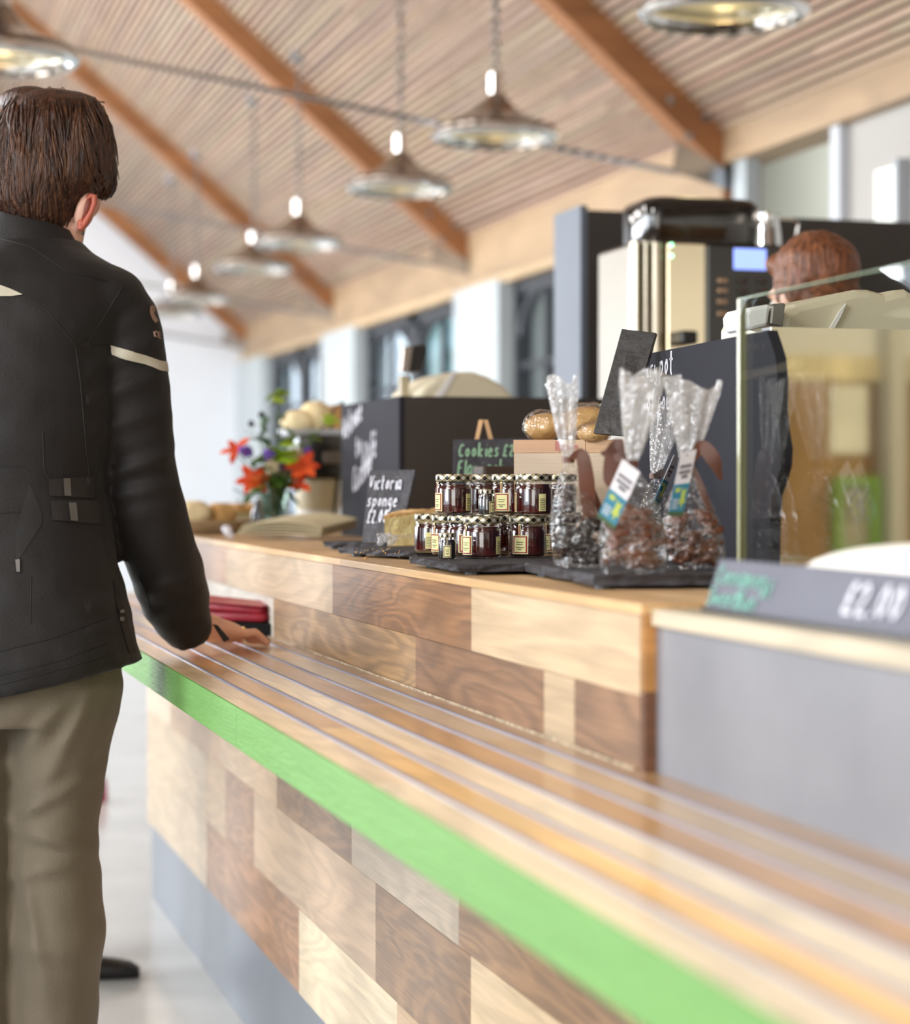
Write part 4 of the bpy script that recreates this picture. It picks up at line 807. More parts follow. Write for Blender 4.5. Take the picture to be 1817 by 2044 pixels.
# polished steel screen of the chilled section
xa = pY(1541, 700, YM).x; zs = pY(1700, 656, YM).z
st = thing('steel_screen', 'polished steel screen behind the glass mirroring the boarded wall and green frame', 'screen', (xa + .4, YM, ZG))
M_MIRROR = mat('polished_steel', '#d8ccb0', .035, 1.0)
mb = MB(); mb.bb((xa, YM, ZG), (xa + 1.0, YM + .004, zs)); mb.build('sheet', M_MIRROR, st)
mb = MB(); mb.bb((xa, YM + .0045, ZG), (xa + .034, YM + .03, zs)); mb.build('edge_upright', mat('grey_metal', '#8c8c92', .45, .6), st)
# iced bun behind the ticket
bn = thing('wrapped_roll', 'long roll in white paper lying behind the price ticket', 'roll', (.875, 1.5, ZG))
mb = MB(); rs = []
for i in range(25):
    h = i / 24 * 2 - 1; k = max(.03, (1 - abs(h) ** 2.6)) ** .5
    rs.append([Vector((.875 + .058 * k * cos(a), 1.5 + .34 * h, max(ZG + .0006, ZG + .034 + .037 * k * sin(a) + (1 - k) * -.008))) for a in [2 * pi * q / 28 for q in range(28)]])
mb.rings(rs); mb.build('paper', mat('white_paper_wrap', '#f4efe6', .55, bump=.15, bscale=14), bn, smooth=True)
mb = MB(); mb.rings([[Vector((.875 + (.0585) * cos(a), y, ZG + .034 + (.0376) * sin(a))) for a in [pi * .1 + pi * .9 * q / 14 for q in range(15)]] + [Vector((.875 + (.0565) * cos(a), y, ZG + .034 + .0355 * sin(a))) for a in [pi - pi * .9 * q / 14 for q in range(15)]] for y in (1.44, 1.60)]); mb.build('paper_fold', mat('white_paper_fold', '#f6f1ea', .55), bn)
# ------------------------------------------------------------------ back bar
YMa = (4.8 - 1.71 * sin(TH)) / cos(TH); PM = lambda px, py: pY(px, py, YMa)
zt3 = PM(1265, 481).z; xl, xr = PM(1265, 480).x, PM(1580, 480).x; ydeep = yX(1190, xl)
bb = thing('back_bar', 'dark back bar cabinet carrying the coffee machine', 'cabinet', (xl + .6, ydeep, 0)); zbb = .93
mb = MB(); mb.bb((xl - .12, YMa - .10, 0), (xl + 1.3, ydeep + .1, zbb - .03)); mb.build('body', M_BLACKP, bb); mb = MB(); mb.bb((xl - .14, YMa - .12, zbb - .03), (xl + 1.3, ydeep + .1, zbb)); mb.build('top', M_STEEL, bb)
cm = thing('coffee_machine', 'tall steel coffee machine with a lit blue display and bean hopper', 'coffee machine', ((xl + xr) / 2, YMa + .15, zbb))
M_CMSTEEL = mat('machine_steel', '#e6dabd', .12, 1.0, bump=.02, bscale=2); M_CMSIDE = mat('machine_side', '#6a645b', .38, 1.0, nscale=2, namt=.1)
xm = PM(1410, 480).x; xc = PM(1332, 480).x
mb = MB(); mb.bb((xl + .004, YMa + .03, zbb + .02), (xr, ydeep, zt3)); mb.build('housing', M_CMSIDE, cm, bevel=.008)
mb = MB(); mb.bb((xc, YMa, zbb + .06), (xm, YMa + .03, zt3)); mb.build('steel_door', M_CMSTEEL, cm, bevel=.004)
mb = MB()
for a, b in ((1265, 1283), (1283, 1300), (1300, 1332)):
    x0, x1 = PM(a, 0).x, PM(b, 0).x; mb.rings([[Vector(((x0 + x1) / 2 + (x1 - x0) / 2 * cos(u), YMa + .028 - .026 * sin(u), z)) for u in [pi * k / 10 for k in range(11)]] for z in (zbb + .06, zt3)])
mb.build('chrome_column', mat('column_metal', '#a99f8d', .16, 1.0), cm, smooth=True)
mb = MB(); mb.bb((xm, YMa - .004, zbb + .05), (xr, YMa + .03, zt3 - .002)); mb.build('control_panel', mat('gloss_black', '#17130f', .18, coat=.5), cm, bevel=.004)
p, q = PM(1463, 496), PM(1528, 540); mb = MB(); mb.bb((p.x, YMa - .007, q.z), (q.x, YMa - .004, p.z)); mb.build('display', mat('blue_display', '#7f95e8', .3, emit='#8ea6ff', estr=.95), cm, bevel=.003)
for j, py in enumerate((561, 581, 603, 627)):
    for i, px in enumerate((1440, 1481, 1520)):
        mb = MB(); c = PM(px, py); mb.box((c.x, YMa - .007, c.z), (.026, .008, .013), bev=.003); mb.build('button', mat('button_%d%d' % (j, i), '#a58a72' if i == 0 else '#3a2c24', .25, .6 if i == 0 else 0), cm)
mb = MB(); a, b = PM(1345, 662), PM(1378, 690); mb.bb((a.x, YMa - .05, b.z), (b.x, YMa, a.z), bev=.006); mb.build('spout', M_BLACK, cm)
mb = MB()
for py in (511, 489): c = PM(1340, py); mb.ell((c.x, YMa - .002, c.z), .0045, seg=10, ring=8)
mb.build('status_light', mat('green_led', '#7fe0a0', .3, emit='#8cf0b0', estr=3), cm)
# bean hopper
M_HOP = glass('smoked_plastic', (.30, .27, .24), .08, 1.5, extra=.05); a, b = pY(1262, 478, YMa + .12), pY(1492, 478, YMa + .12); hx = (a.x + b.x) / 2; hw = (b.x - a.x) / 2; hz = PM(1300, 386).z; yc = YMa + .12
def rrect(cx, cy, z, hx, hy, r, n=5):
    out = []
    for sx, sy, a0 in ((1, 1, 0), (-1, 1, pi / 2), (-1, -1, pi), (1, -1, 1.5 * pi)):
        for k in range(n): u = a0 + pi / 2 * k / (n - 1); out.append(Vector((cx + sx * (hx - r) + r * cos(u), cy + sy * (hy - r) + r * sin(u), z)))
    return out
H3 = hz - zt3
mb = MB(); mb.rings([rrect(hx, yc, zt3 + z * H3, hw * k, .095 * k, .04) for z, k in ((0.0, .98), (.05, 1.0), (.6, 1.0), (.80, 1.0), (.90, .97), (.96, .92), (1.0, .84))]); mb.build('hopper', M_HOP, cm, smooth=True)
mb = MB(); mb.rings([rrect(hx, yc, zt3 + z * H3, hw * k, .095 * k, .04) for z, k in ((.03, .88), (.1, .95), (.42, .95), (.5, .88))]); mb.build('coffee_beans', mat('coffee_beans', '#4a3021', .5, nscale=60, namt=.5, bump=.8, bscale=90), cm, smooth=True)
mb = MB(); mb.rings([rrect(hx, yc, zt3 + z * H3, hw * k, .095 * k, .04) for z, k in ((.84, 1.004), (.91, .975), (.965, .93), (1.005, .86), (1.015, .80))]); mb.build('hopper_lid', mat('hopper_lid', '#201c19', .22, coat=.4), cm, smooth=True)
jg = pY(1527, 482, YMa + .06); t = thing('milk_jug', 'steel milk jug standing on the coffee machine beside the hopper', 'jug', (jg.x, YMa + .06, zt3 + .0005)); s3 = S(4.8)
mb = MB(); h = 70 / s3; mb.lathe([(.037, 0), (.041, .004), (.038, h * .4), (.034, h * .8), (.036, h), (.034, h), (.031, h * .8), (.034, .01)], 30); child(mb.build('body', M_CHROME, smooth=True), t)
mb = MB(); mb.tube([(.032, 0, h * .9), (.07, 0, h * .88), (.086, 0, h * .76), (.078, 0, h * .2), (.066, 0, 0.012)], .0045, 8, flat=.8); child(mb.build('handle', M_CHROME, smooth=True), t)
mb = MB(); mb.prism([(-.036, -.012, h), (-.036, .012, h), (-.052, 0, h + .004), (-.036, 0, h - .02)], (0, 0, -.001)); child(mb.build('spout', M_CHROME), t)
# black partition behind the machine
dq = 5.4; a = D(1165, 419, dq); YP_ = a.y; xl2 = a.x; y2 = yX(1112, xl2)
t = thing('partition_panel', 'tall black partition panel behind the coffee machine with a grey-blue return', 'panel', (xl2 + 1, YP_, 0))
mb = MB(); mb.bb((xl2 + .012, YP_, 0), (xl2 + 2.6, YP_ + .02, a.z)); mb.build('front_face', M_BLACKP, t); mb = MB(); mb.bb((xl2 - .008, YP_, 0), (xl2 + .011, y2, a.z + .012)); mb.build('return', M_PANELSIDE, t)
# tills
def till(name, label, c0, c1, ybase, zb, depth, Yd):
    pass
M_TILLK = mat('till_black', '#221f1e', .3)
Yt = (4.75 - 1.3 * sin(TH)) / cos(TH)
tl = thing('cash_till', 'cream cash till with a pole display behind the left chalkboard screen', 'till', tuple(pY(930, 1060, Yt)))
out = [(828, 800), (845, 775), (870, 755), (905, 742), (945, 741), (978, 752), (1008, 772), (1030, 795), (1030, 1000), (828, 1000)]
mb = MB(); mb.prism([Vector((pY(px, py, Yt).x, Yt, max(ZW + .0005, pY(px, py, Yt).z))) for px, py in out], (0, .28, 0)); mb.build('housing', M_CREAM, tl, bevel=.012)
mb = MB(); mb.prism([pY(px, py, Yt - .004) for px, py in ((868, 792), (900, 746), (912, 743), (884, 792))], (0, .004, 0)); mb.build('side_stripe', mat('till_white', '#eceae6', .3), tl)
mb = MB(); a, b = pY(817, 745, Yt), pY(836, 800, Yt); mb.bb((a.x, Yt + .08, ZW), (b.x, Yt + .10, a.z)); mb.build('pole', mat('till_pole', '#b7a98c', .4), tl, bevel=.004)
mb = MB(); mb.prism([pY(px, py, Yt + .05) for px, py in ((822, 690), (852, 686), (856, 700), (842, 742), (816, 745))], (0, .05, 0)); mb.build('pole_display', M_TILLK, tl, bevel=.004)
mb = MB(); mb.prism([pY(px, py, Yt + .04) for px, py in ((806, 692), (826, 690), (818, 740), (800, 745))], (0, .02, 0)); mb.build('card_reader', mat('reader_silver', '#a59a92', .25, .8), tl, bevel=.004)
Y2 = (2.95 - 1.45 * sin(TH)) / cos(TH)
t2 = thing('cash_till', 'cream cash till seen through the glass case above the steel screen', 'till', tuple(pY(1700, 1050, Y2)))
out = [(1560, 640), (1566, 622), (1592, 606), (1650, 592), (1712, 577), (1738, 577), (1768, 585), (1790, 578), (1812, 576), (1850, 600), (1850, 660), (1850, 1160), (1560, 1160)]
mb = MB(); mb.prism([Vector((pY(px, py, Y2).x, Y2, max(ZW + .0005, pY(px, py, Y2).z))) for px, py in out], (0, .22, 0)); mb.build('housing', M_CREAM, t2, bevel=.012)
mb = MB(); mb.prism([pY(px, py, Y2 - .006) for px, py in ((1655, 660), (1676, 622), (1690, 606), (1680, 630), (1664, 660))], (0, .005, 0)); mb.build('side_seam', mat('till_white2', '#f0eee8', .3), t2)
mb = MB(); mb.prism([pY(px, py, Y2 - .05) for px, py in ((1488, 628), (1495, 614), (1540, 606), (1534, 650), (1500, 660), (1490, 650))], (0, .08, 0)); mb.build('paper_roll_cover', mat('till_white3', '#f2f4f4', .35), t2, bevel=.008)
mb = MB(); mb.prism([pY(px, py, Y2 - .03) for px, py in ((1540, 606), (1571, 604), (1562, 656), (1536, 650))], (0, .08, 0)); mb.build('printer_slot', mat('till_grey', '#8c8a86', .3, .5), t2, bevel=.004)
# ------------------------------------------------------------------ far end of the counter
def at(px, py, z=ZW): p = onZ(px, py, z); return Vector((p.x, p.y, z))
B = at(425, 1066); t = thing('bread_bowl', 'wide shallow wooden bowl of rolls at the far end of the worktop', 'bowl', tuple(B))
mb = MB(); mb.lathe([(.055, 0), (.07, .004), (.105, .03), (.108, .034), (.100, .034), (.066, .01)], 36); child(mb.build('bowl', mat('pale_wood_bowl', '#b3a184', .5, nscale=9, namt=.15, stretch=(1, 1, 6)), smooth=True), t)
loaf('round crusty roll at the left of the shallow bowl', B + Vector((-.045, -.02, .048)), (.042, .04, .032), 0, M_FLOURY)
loaf('golden roll in the middle of the shallow bowl', B + Vector((.018, .012, .046)), (.044, .04, .028), .5)
t = thing('bread_bowl', 'pale green oblong dish of golden pastries beside the shallow bowl', 'bowl', tuple(at(490, 1060) + Vector((0, .2, .0))))
mb = MB(); mb.rings([rrect(0, 0, z, a, b, .03) for z, a, b in ((.0, .065, .05), (.045, .08, .06), (.045, .074, .055), (.012, .06, .045))]); child(mb.build('dish', mat('sage_dish', '#a8a582', .5), smooth=True), t)
p = t.location; 
for k in range(4): loaf('golden pastry heaped in the pale green dish', p + Vector((-.042 + .03 * k, .01 * (k % 2), .052)), (.024, .03, .018), k)
t = thing('slate_board', 'slate board under the rolls at the far left end of the worktop', 'slate', tuple(at(396, 1060)), group='slate serving boards'); mb = MB(); rough_slab(mb, Vector((0, 0, 0)) - Vector((.08, .05, 0)), Vector((.12, 0, 0)), Vector((0, .12, 0)), .01); child(mb.build('board', M_SLATE), t)
loaf('crusty roll at the far left end, half behind the dark sleeve', Vector(t.location) + Vector((-.01, .01, .045)), (.04, .045, .032), 1)
# brown paper bags, fanned in a stack
A = at(470, 1076); Bq = at(640, 1078); e1 = Bq - A; nn2 = Vector((-e1.y, e1.x, 0)).normalized()
pb = thing('paper_bags', 'stack of flat brown paper bags lying on the worktop in front of the flowers', 'paper bags', tuple(A + e1 / 2), group=None)
for k in range(5):
    mb = MB(); o = A + Vector((.004 * k, .002 * k, .003 + .0032 * k)); rs = []
    for i in range(9):
        h = i / 8; bow = .013 * sin(pi * (h * .62 + .28)) * (1 + .3 * k) * (.55 + .45 * h)
        a = o + e1 * (h * (1 - .015 * k)) + UP * bow; rs.append([a, a + nn2 * .17 + UP * .016, a + nn2 * .17 + UP * .0175, a + UP * .0016])
    mb.rings(rs); mb.build('paper_bag', mat('kraft_%d' % k, ['#c4b38e', '#cabb96', '#d0c29d', '#c9ba95', '#d4c6a0'][k], .8, nscale=5, namt=.06), pb, smooth=False)
mb = MB(); mb.tube([A + Vector((-.008, .02, .008)), A + Vector((-.006, .06, .018)), A + Vector((-.004, .11, .02))], [.008, .011, .008], 10); mb.build('folded_end', mat('white_paper', '#d6d6dc', .7, bump=.4, bscale=50), pb, smooth=True)
# vase of flowers
V0 = D(546, 1062, 4.95); V0.z = ZW; s4 = S(4.95)
vz = thing('flower_vase', 'glass vase of orange lilies, purple flowers and green leaves on the worktop', 'flowers', tuple(V0))
vg = glass('vase_glass', (.86, .92, .88), .02, 1.48, extra=.04)
mb = MB(); mb.lathe([(.030, 0), (.034, .003), (.032, .05), (.036, .12), (.034, .12), (.029, .05), (.028, .008)], 30); child(mb.build('vase', vg, smooth=True), vz)
M_STEM = mat('stem_green', '#3d5a1e', .6); M_LG = mat('leaf_bright', '#9ab826', .5, nscale=20, namt=.2); M_LD = mat('leaf_dark', '#51752a', .5, nscale=20, namt=.25); M_LB = mat('leaf_bluish', '#5c7a5e', .5)
M_OR = mat('petal_orange', '#e0391a', .5, nscale=30, namt=.2, col2='#f0612a'); M_PU = mat('petal_purple', '#6a45a8', .6, nscale=40, namt=.3); M_PK = mat('petal_cream', '#d8c4a0', .6); M_DK = mat('seed_dark', '#26243a', .6); M_MAG = mat('petal_magenta', '#8c3f7d', .6)
def fl(px, py, dd=0): return D(px, py, 4.95 + dd) - V0
def leaf(mb, p, L, wd, az, el, curl=.3):
    u = Vector((cos(az) * cos(el), sin(az) * cos(el), sin(el))); s = Vector((-sin(az), cos(az), 0)); nl = u.cross(s); rs = []
    for i in range(7):
        h = i / 6; w2 = wd * sin(pi * min(1, h * .92 + .06)) ** .8; c = p + u * L * h - nl * curl * L * h * h * (-1 if nl.z < 0 else 1) * .6
        rs.append([c - s * w2 / 2, c - nl * .0016 * 0 + UP * -.001, c + s * w2 / 2, c + UP * .0008])
    mb.rings(rs)
rr = random.Random(11)
stems = [(558, 783, -.01), (566, 828, 0), (519, 840, 0), (468, 900, -.02), (488, 905, -.02), (540, 905, 0), (570, 900, .01), (505, 955, -.04), (600, 940, -.04), (655, 842, .02), (628, 865, .02), (612, 905, 0), (545, 935, -.03), (585, 925, -.02), (515, 870, 0), (465, 975, -.02)]
mb = MB()
for px, py, dd in stems:
    p = fl(px, py, dd); b0 = Vector((rr.uniform(-.012, .012), rr.uniform(-.012, .012), .012)); m1 = Vector((p.x * .25, p.y * .25, max(.09, p.z * .45))); mb.tube([b0, m1, p * .75 + Vector((0, 0, p.z * .12)), p], [.0024, .002, .0016, .0012], 6)
child(mb.build('stems', M_STEM), vz)
def petals(px, py, dd, n, L, wd, m, nm, el0=.35, face=None):
    mb = MB(); p = fl(px, py, dd); a0 = rr.uniform(0, 6)
    M = Matrix.Rotation(rr.uniform(.6, 1.2), 3, RT)
    for k in range(n):
        q = MB(); leaf(q, Vector(), L * rr.uniform(.85, 1.1), wd, a0 + 2 * pi * k / n, el0 + rr.uniform(-.2, .2), .5); mb.add([M @ v + p for v in q.v], q.f)
    return child(mb.build(nm, m, smooth=True), vz)
petals(508, 958, -.05, 6, .046, .024, M_OR, 'lily'); petals(604, 932, -.04, 6, .046, .026, M_OR, 'lily'); petals(470, 898, -.02, 5, .042, .018, M_OR, 'lily'); petals(600, 966, -.05, 3, .032, .02, M_OR, 'lily')
for px, py, dd, m, nm, r in ((490, 903, -.03, M_PU, 'purple_flower', .017), (542, 908, -.02, M_PU, 'purple_flower', .019), (614, 900, 0, M_PU, 'purple_flower', .010), (544, 934, -.04, M_PK, 'cream_flower', .018), (592, 908, -.01, M_PK, 'cream_flower', .017), (574, 932, 0, M_MAG, 'magenta_flower', .015), (502, 846, 0, M_DK, 'dark_bud', .008), (522, 828, 0, M_DK, 'dark_bud', .008), (529, 838, 0, M_LB, 'green_bud', .010), (526, 852, 0, M_LB, 'green_bud', .008)):
    mb = MB(); p = fl(px, py, dd)
    for k in range(22): v = Vector((rr.gauss(0, 1), rr.gauss(0, 1), rr.gauss(0, 1))).normalized(); mb.ell(p + v * r * .75, r * .38, seg=6, ring=5)
    child(mb.build(nm, m, smooth=True), vz)
for i, (px, py, dd, L, wd, m, n) in enumerate([(558, 785, -.01, .05, .035, M_LG, 5), (566, 828, 0, .03, .026, M_LD, 4), (655, 842, .02, .04, .03, M_LG, 4), (630, 868, .02, .035, .03, M_LG, 3), (572, 902, -.06, .045, .045, M_LG, 6), (565, 885, 0, .045, .035, M_LG, 4), (517, 872, 0, .036, .034, M_LB, 5), (548, 955, -.06, .055, .026, M_LD, 9), (560, 985, -.03, .055, .03, M_LD, 9), (520, 975, -.03, .05, .026, M_LD, 7), (600, 975, -.02, .04, .024, M_LD, 5), (533, 930, .01, .05, .026, M_LD, 8), (600, 880, .02, .05, .02, M_LB, 3), (500, 985, -.02, .05, .02, M_LD, 4), (558, 940, .02, .05, .03, M_LD, 8), (535, 965, -.07, .05, .026, M_LD, 8), (565, 915, -.06, .04, .036, M_LG, 5), (572, 960, -.07, .045, .024, M_LD, 7), (520, 925, -.05, .04, .022, M_LD, 6)]):
    mb = MB(); p = fl(px, py, dd)
    for k in range(n): leaf(mb, p + Vector((rr.uniform(-1, 1), rr.uniform(-1, 1), rr.uniform(-1, 1))) * .012, L * rr.uniform(.7, 1.1), wd, rr.uniform(0, 6.28), rr.uniform(-.6, .9), rr.uniform(0, .6))
    child(mb.build('leaves', m, smooth=True), vz)
t = thing('pepper_mill', 'small dark pointed bottle at the left foot of the flower vase', 'bottle', tuple(D(517, 1042, 5.0).xy) + (ZW,)); mb = MB(); mb.lathe([(.016, 0), (.018, .01), (.017, .05), (.010, .075), (.006, .085)], 18); child(mb.build('body', mat('navy_glass', '#2a2c3a', .2, coat=.5), smooth=True), t)
# soup urn with cable, tray and loaves on it
U = D(636, 1062, 5.15); U.z = ZW; s5 = S(5.15)
ur = thing('soup_urn', 'cream soup urn with a black hood and trailing cable beside the left chalkboard screen', 'urn', tuple(U))
M_URN = mat('urn_cream', '#bdb193', .35, 0.0, nscale=3, namt=.1)
mb = MB(); h = 108 / s5; mb.lathe([(.048, 0), (.052, .006), (.054, h * .42)], 36); child(mb.build('foot_ring', mat('urn_white', '#d4d2cf', .4), smooth=True), ur)
mb = MB(); mb.lathe([(.0535, h * .421), (.056, h * .55), (.057, h)], 36); child(mb.build('body', M_URN, smooth=True), ur)
mb = MB(); mb.rings([rrect(.0, 0, z, a, .07, .03) for z, a in ((h, .055), (h + .004, .062), (h + .02, .064), (h + .07, .066), (h + .10, .066), (h + .105, .06))]); child(mb.build('hood', mat('hood_black', '#171412', .25, coat=.4), smooth=True), ur)
mb = MB(); mb.box((.02, -.072, h + .05), (.05, .006, .03), bev=.004); child(mb.build('badge', mat('badge_grey', '#6a6058', .4, .3)), ur)
mb = MB(); P2 = [D(662, 870, 5.12), D(660, 835, 5.12), D(668, 812, 5.12), D(684, 803, 5.12), D(690, 850, 5.2), D(676, 950, 5.12), D(668, 1020, 5.1), D(655, 1050, 5.08), D(640, 1056, 5.06)]; mb.tube([p - U for p in P2], .0035, 8); child(mb.build('cable', mat('cable_dark', '#33342c', .5), smooth=True), ur)
zt4 = ZW + h + .1055
tr = thing('bread_tray', 'white tray of loaves on top of the soup urn', 'tray', (U.x, U.y, zt4)); mb = MB(); mb.rings([rrect(-.01, 0, z, a, b, .02) for z, a, b in ((0, .075, .06), (.014, .085, .068), (.014, .08, .064), (.003, .07, .056))]); child(mb.build('tray', mat('tray_white', '#d2d6de', .4)), tr)
loaf('pale loaf at the left end of the white tray', (U.x - .05, U.y, zt4 + .033), (.045, .04, .029), 0, M_FLOURY)
loaf('tall floury loaf in the middle of the white tray', (U.x - .004, U.y + .01, zt4 + .045), (.042, .045, .040), .6, M_FLOURY)
loaf('golden loaf at the right end of the white tray, by the cable', (U.x + .045, U.y, zt4 + .040), (.038, .04, .036), 1.2)
# red purse on a black folder, on the ledge
A = onZ(545, 1272, ZL); fo = thing('black_folder', 'flat black folder on the tray ledge under the red purse', 'folder', tuple(A))
u1 = (onZ(545, 1272, ZL) - onZ(430, 1268, ZL)); u1.z = 0; u1.normalize(); n1 = Vector((-u1.y, u1.x, 0)); C0 = Vector((A.x, A.y, ZL))
mb = MB(); mb.box(C0 - u1 * .10 + n1 * .0425 + UP * .0135, (.20, .085, .022), rot=Matrix.Rotation(math.atan2(u1.y, u1.x), 3, 'Z'), bev=.003); mb.build('cover', mat('folder_black', '#0d0b0a', .8, spec=.2), fo)
pu = thing('red_purse', 'red leather purse lying on the black folder by the resting hand', 'purse', tuple(C0 - u1 * .1 + UP * .027)); M_RED = mat('red_leather', '#a3283a', .38, nscale=30, namt=.12, bump=.15, bscale=90); RZ = Matrix.Rotation(math.atan2(u1.y, u1.x), 3, 'Z')
c = C0 - u1 * .105 + n1 * .042 + UP * .0248
mb = MB(); mb.box(c + UP * .0095, (.165, .076, .018), rot=RZ, bev=.008); mb.build('lower_half', M_RED, pu, smooth=True); mb = MB(); mb.box(c + UP * .0255 - u1 * .004, (.158, .076, .013), rot=RZ @ Matrix.Rotation(.05, 3, 'Y'), bev=.006); mb.build('upper_half', M_RED, pu, smooth=True)
mb = MB(); mb.prism([c + UP * .036 - u1 * .08 - n1 * .041, c + UP * .0285 + u1 * .079 - n1 * .041, c + UP * .031 + u1 * .079 + n1 * .036, c + UP * .042 - u1 * .08 + n1 * .036], UP * .003); mb.build('flap', M_RED, pu, bevel=.0015)
# red bag far back on the floor
p = D(206, 1590, (HC) * F_PX / (1600 - HY)); t = thing('red_bag', 'small dark red bag on the pale floor, glimpsed beside the trouser leg', 'bag', (p.x - .022, p.y, 0)); mb = MB(); mb.rings([rrect(0, 0, z, a, b, .012) for z, a, b in ((0, .032, .02), (.01, .036, .024), (.06, .034, .02), (.085, .026, .013))]); child(mb.build('body', mat('red_cloth', '#9c2440', .6, bump=.2), smooth=True), t)
mb = MB(); mb.tube([(-.02, 0, .08), (-.014, 0, .115), (.012, 0, .118), (.02, 0, .08)], .004, 8); child(mb.build('handle', mat('navy_strap', '#3a4250', .6), smooth=True), t)
# ------------------------------------------------------------------ people
M_SKIN = mat('skin', '#e3b29b', .5, nscale=30, namt=.06); M_SKIN.node_tree.nodes['Principled BSDF'].inputs['Subsurface Weight'].default_value = .08
M_EAR = mat('ear_translucent_red', '#b8604c', .5)  # redder than the skin: light passing through the ear, put into the colour
M_JACKET = mat('black_jacket', '#1c1918', .62, spec=.3, nscale=5, namt=.12, bump=.12, bscale=260, sheen=.06)
M_SEAM = mat('jacket_seam', '#171514', .7); M_TAB = mat('jacket_tab', '#1f1c1b', .6); M_REFL = mat('reflective_tape', '#bdb7a4', .45, nscale=30, namt=.06); M_BUCK = mat('buckle', '#6f6d69', .35, .5)
M_TROU = mat('khaki_trousers', '#6a604f', .75, nscale=6, namt=.10, bump=.15, bscale=220, sheen=.1)
M_SHOE = mat('black_shoe', '#1b1918', .45)
M_EYE = mat('eye_white', '#e8e4de', .2)
def streaks(name, c, c2):
    m = mat(name, c, .42, nscale=14, namt=.35, stretch=(9, 9, 1.0), col2=c2, bump=.5, bscale=24, spec=.35); return m
M_HAIR = streaks('brown_hair', '#2c1b13', '#45291b'); M_HAIRL = streaks('brown_hair_light', '#382217', '#573822'); M_HAIR2 = streaks('chestnut_hair', '#5a3420', '#7a4a2e')
def capsule(mb, a, b, ra, rb, n=4):
    a = Vector(a); b = Vector(b); mb.tube([a.lerp(b, i / n) for i in range(n + 1)], [ra + (rb - ra) * i / n for i in range(n + 1)], 14); mb.ell(a, ra, seg=14, ring=8); mb.ell(b, rb, seg=14, ring=8)
def head_prims(mb, c, M, k=1.0, ears=True):
    def e(p, r): mb.ell(Vector(c) + M @ (Vector(p) * k), [x * k for x in r], M=M, seg=20, ring=14)
    e((0, -.012, .03), (.074, .094, .086)); e((0, .028, -.03), (.060, .068, .082)); e((0, .045, -.078), (.044, .044, .036)); e((0, .098, -.026), (.013, .018, .020)); e((0, .092, -.004), (.008, .012, .026))
    e((0, .078, .016), (.050, .020, .013)); e((.034, .066, -.038), (.024, .024, .028)); e((-.034, .066, -.038), (.024, .024, .028)); e((0, .088, -.060), (.022, .012, .006)); e((0, .086, -.071), (.019, .012, .007)); e((0, .080, -.100), (.019, .017, .014))
    if ears:
        for s in (1, -1): e((s * .077, -.004, -.014), (.010, .020, .031))
def eyes(name, c, M, k, parent):
    for s in (1, -1):
        mb = MB(); mb.ell(Vector(c) + M @ (Vector((s * .030, .079, -.006)) * k), .0115 * k, seg=14, ring=10); mb.ell(Vector(c) + M @ (Vector((s * .030, .0875, -.006)) * k), .0048 * k, seg=10, ring=8, mi=1); mb.build('eye', [M_EYE, M_SHOE], parent, smooth=True)
def hand_prims(mb, w, f, up, side, k=1.0, flat=True, floor=None):
    """w wrist, f finger direction, up back-of-hand normal, side +1 when the thumb is on the left of f"""
    f = f.normalized(); l = f.cross(up).normalized(); up = l.cross(f).normalized(); M = Matrix((l, f, up)).transposed()
    mb.ell(w + f * .048 * k, (.040 * k, .054 * k, .0195 * k), M=M, seg=20, ring=12); capsule(mb, w - f * .04 * k, w + f * .03 * k, .026 * k, .024 * k)
    for i, (o, L, r) in enumerate(((-.029, .070, .0088), (-.0095, .078, .0090), (.0095, .072, .0086), (.028, .057, .0078))):
        o *= side; b = w + f * (.088 - abs(o) * .25) * k + l * o * k; sp = (f + l * o * 4).normalized()
        p1 = b + sp * L * .45 * k + up * .007 * k; p2 = b + sp * L * .75 * k - up * .001 * k; p3 = b + sp * L * .98 * k - up * .010 * k
        pts = [b, p1, p2, p3]
        if floor is not None: pts = [Vector((p.x, p.y, max(p.z, floor + r * k))) for p in pts]
        for q in range(3): capsule(mb, pts[q], pts[q + 1], r * k * (1.03 - .07 * q), r * k * (.98 - .07 * q), 2)
        yield_tip.append((pts, r * k))
    t0 = w + f * .022 * k - l * .030 * side * k; t1 = t0 + (f * .55 - l * side * .6).normalized() * .036 * k; t2 = t1 + (f * .9 - l * side * .25).normalized() * .032 * k - up * .004 * k
    if floor is not None: t0, t1, t2 = [Vector((p.x, p.y, max(p.z, floor + .0095 * k))) for p in (t0, t1, t2)]
    capsule(mb, t0, t1, .0125 * k, .0105 * k, 2); capsule(mb, t1, t2, .0102 * k, .0085 * k, 2)
yield_tip = []
def shoe(name, p, f, m, parent, k=1.0):
    l = f.cross(UP).normalized(); mb = MB(); rs = []
    for h, wd, ht in ((-.07, .026, .055), (-.06, .034, .078), (-.02, .037, .082), (.03, .037, .070), (.08, .041, .054), (.13, .042, .046), (.165, .034, .038), (.185, .016, .024)):
        c = p + f * h * k; rs.append([c + l * (wd * k * cos(a)) + UP * max(0, ht * k * .5 + ht * k * .5 * sin(a)) for a in [2 * pi * q / 16 for q in range(16)]])
    mb.rings(rs); return mb.build(name, m, parent, smooth=True)
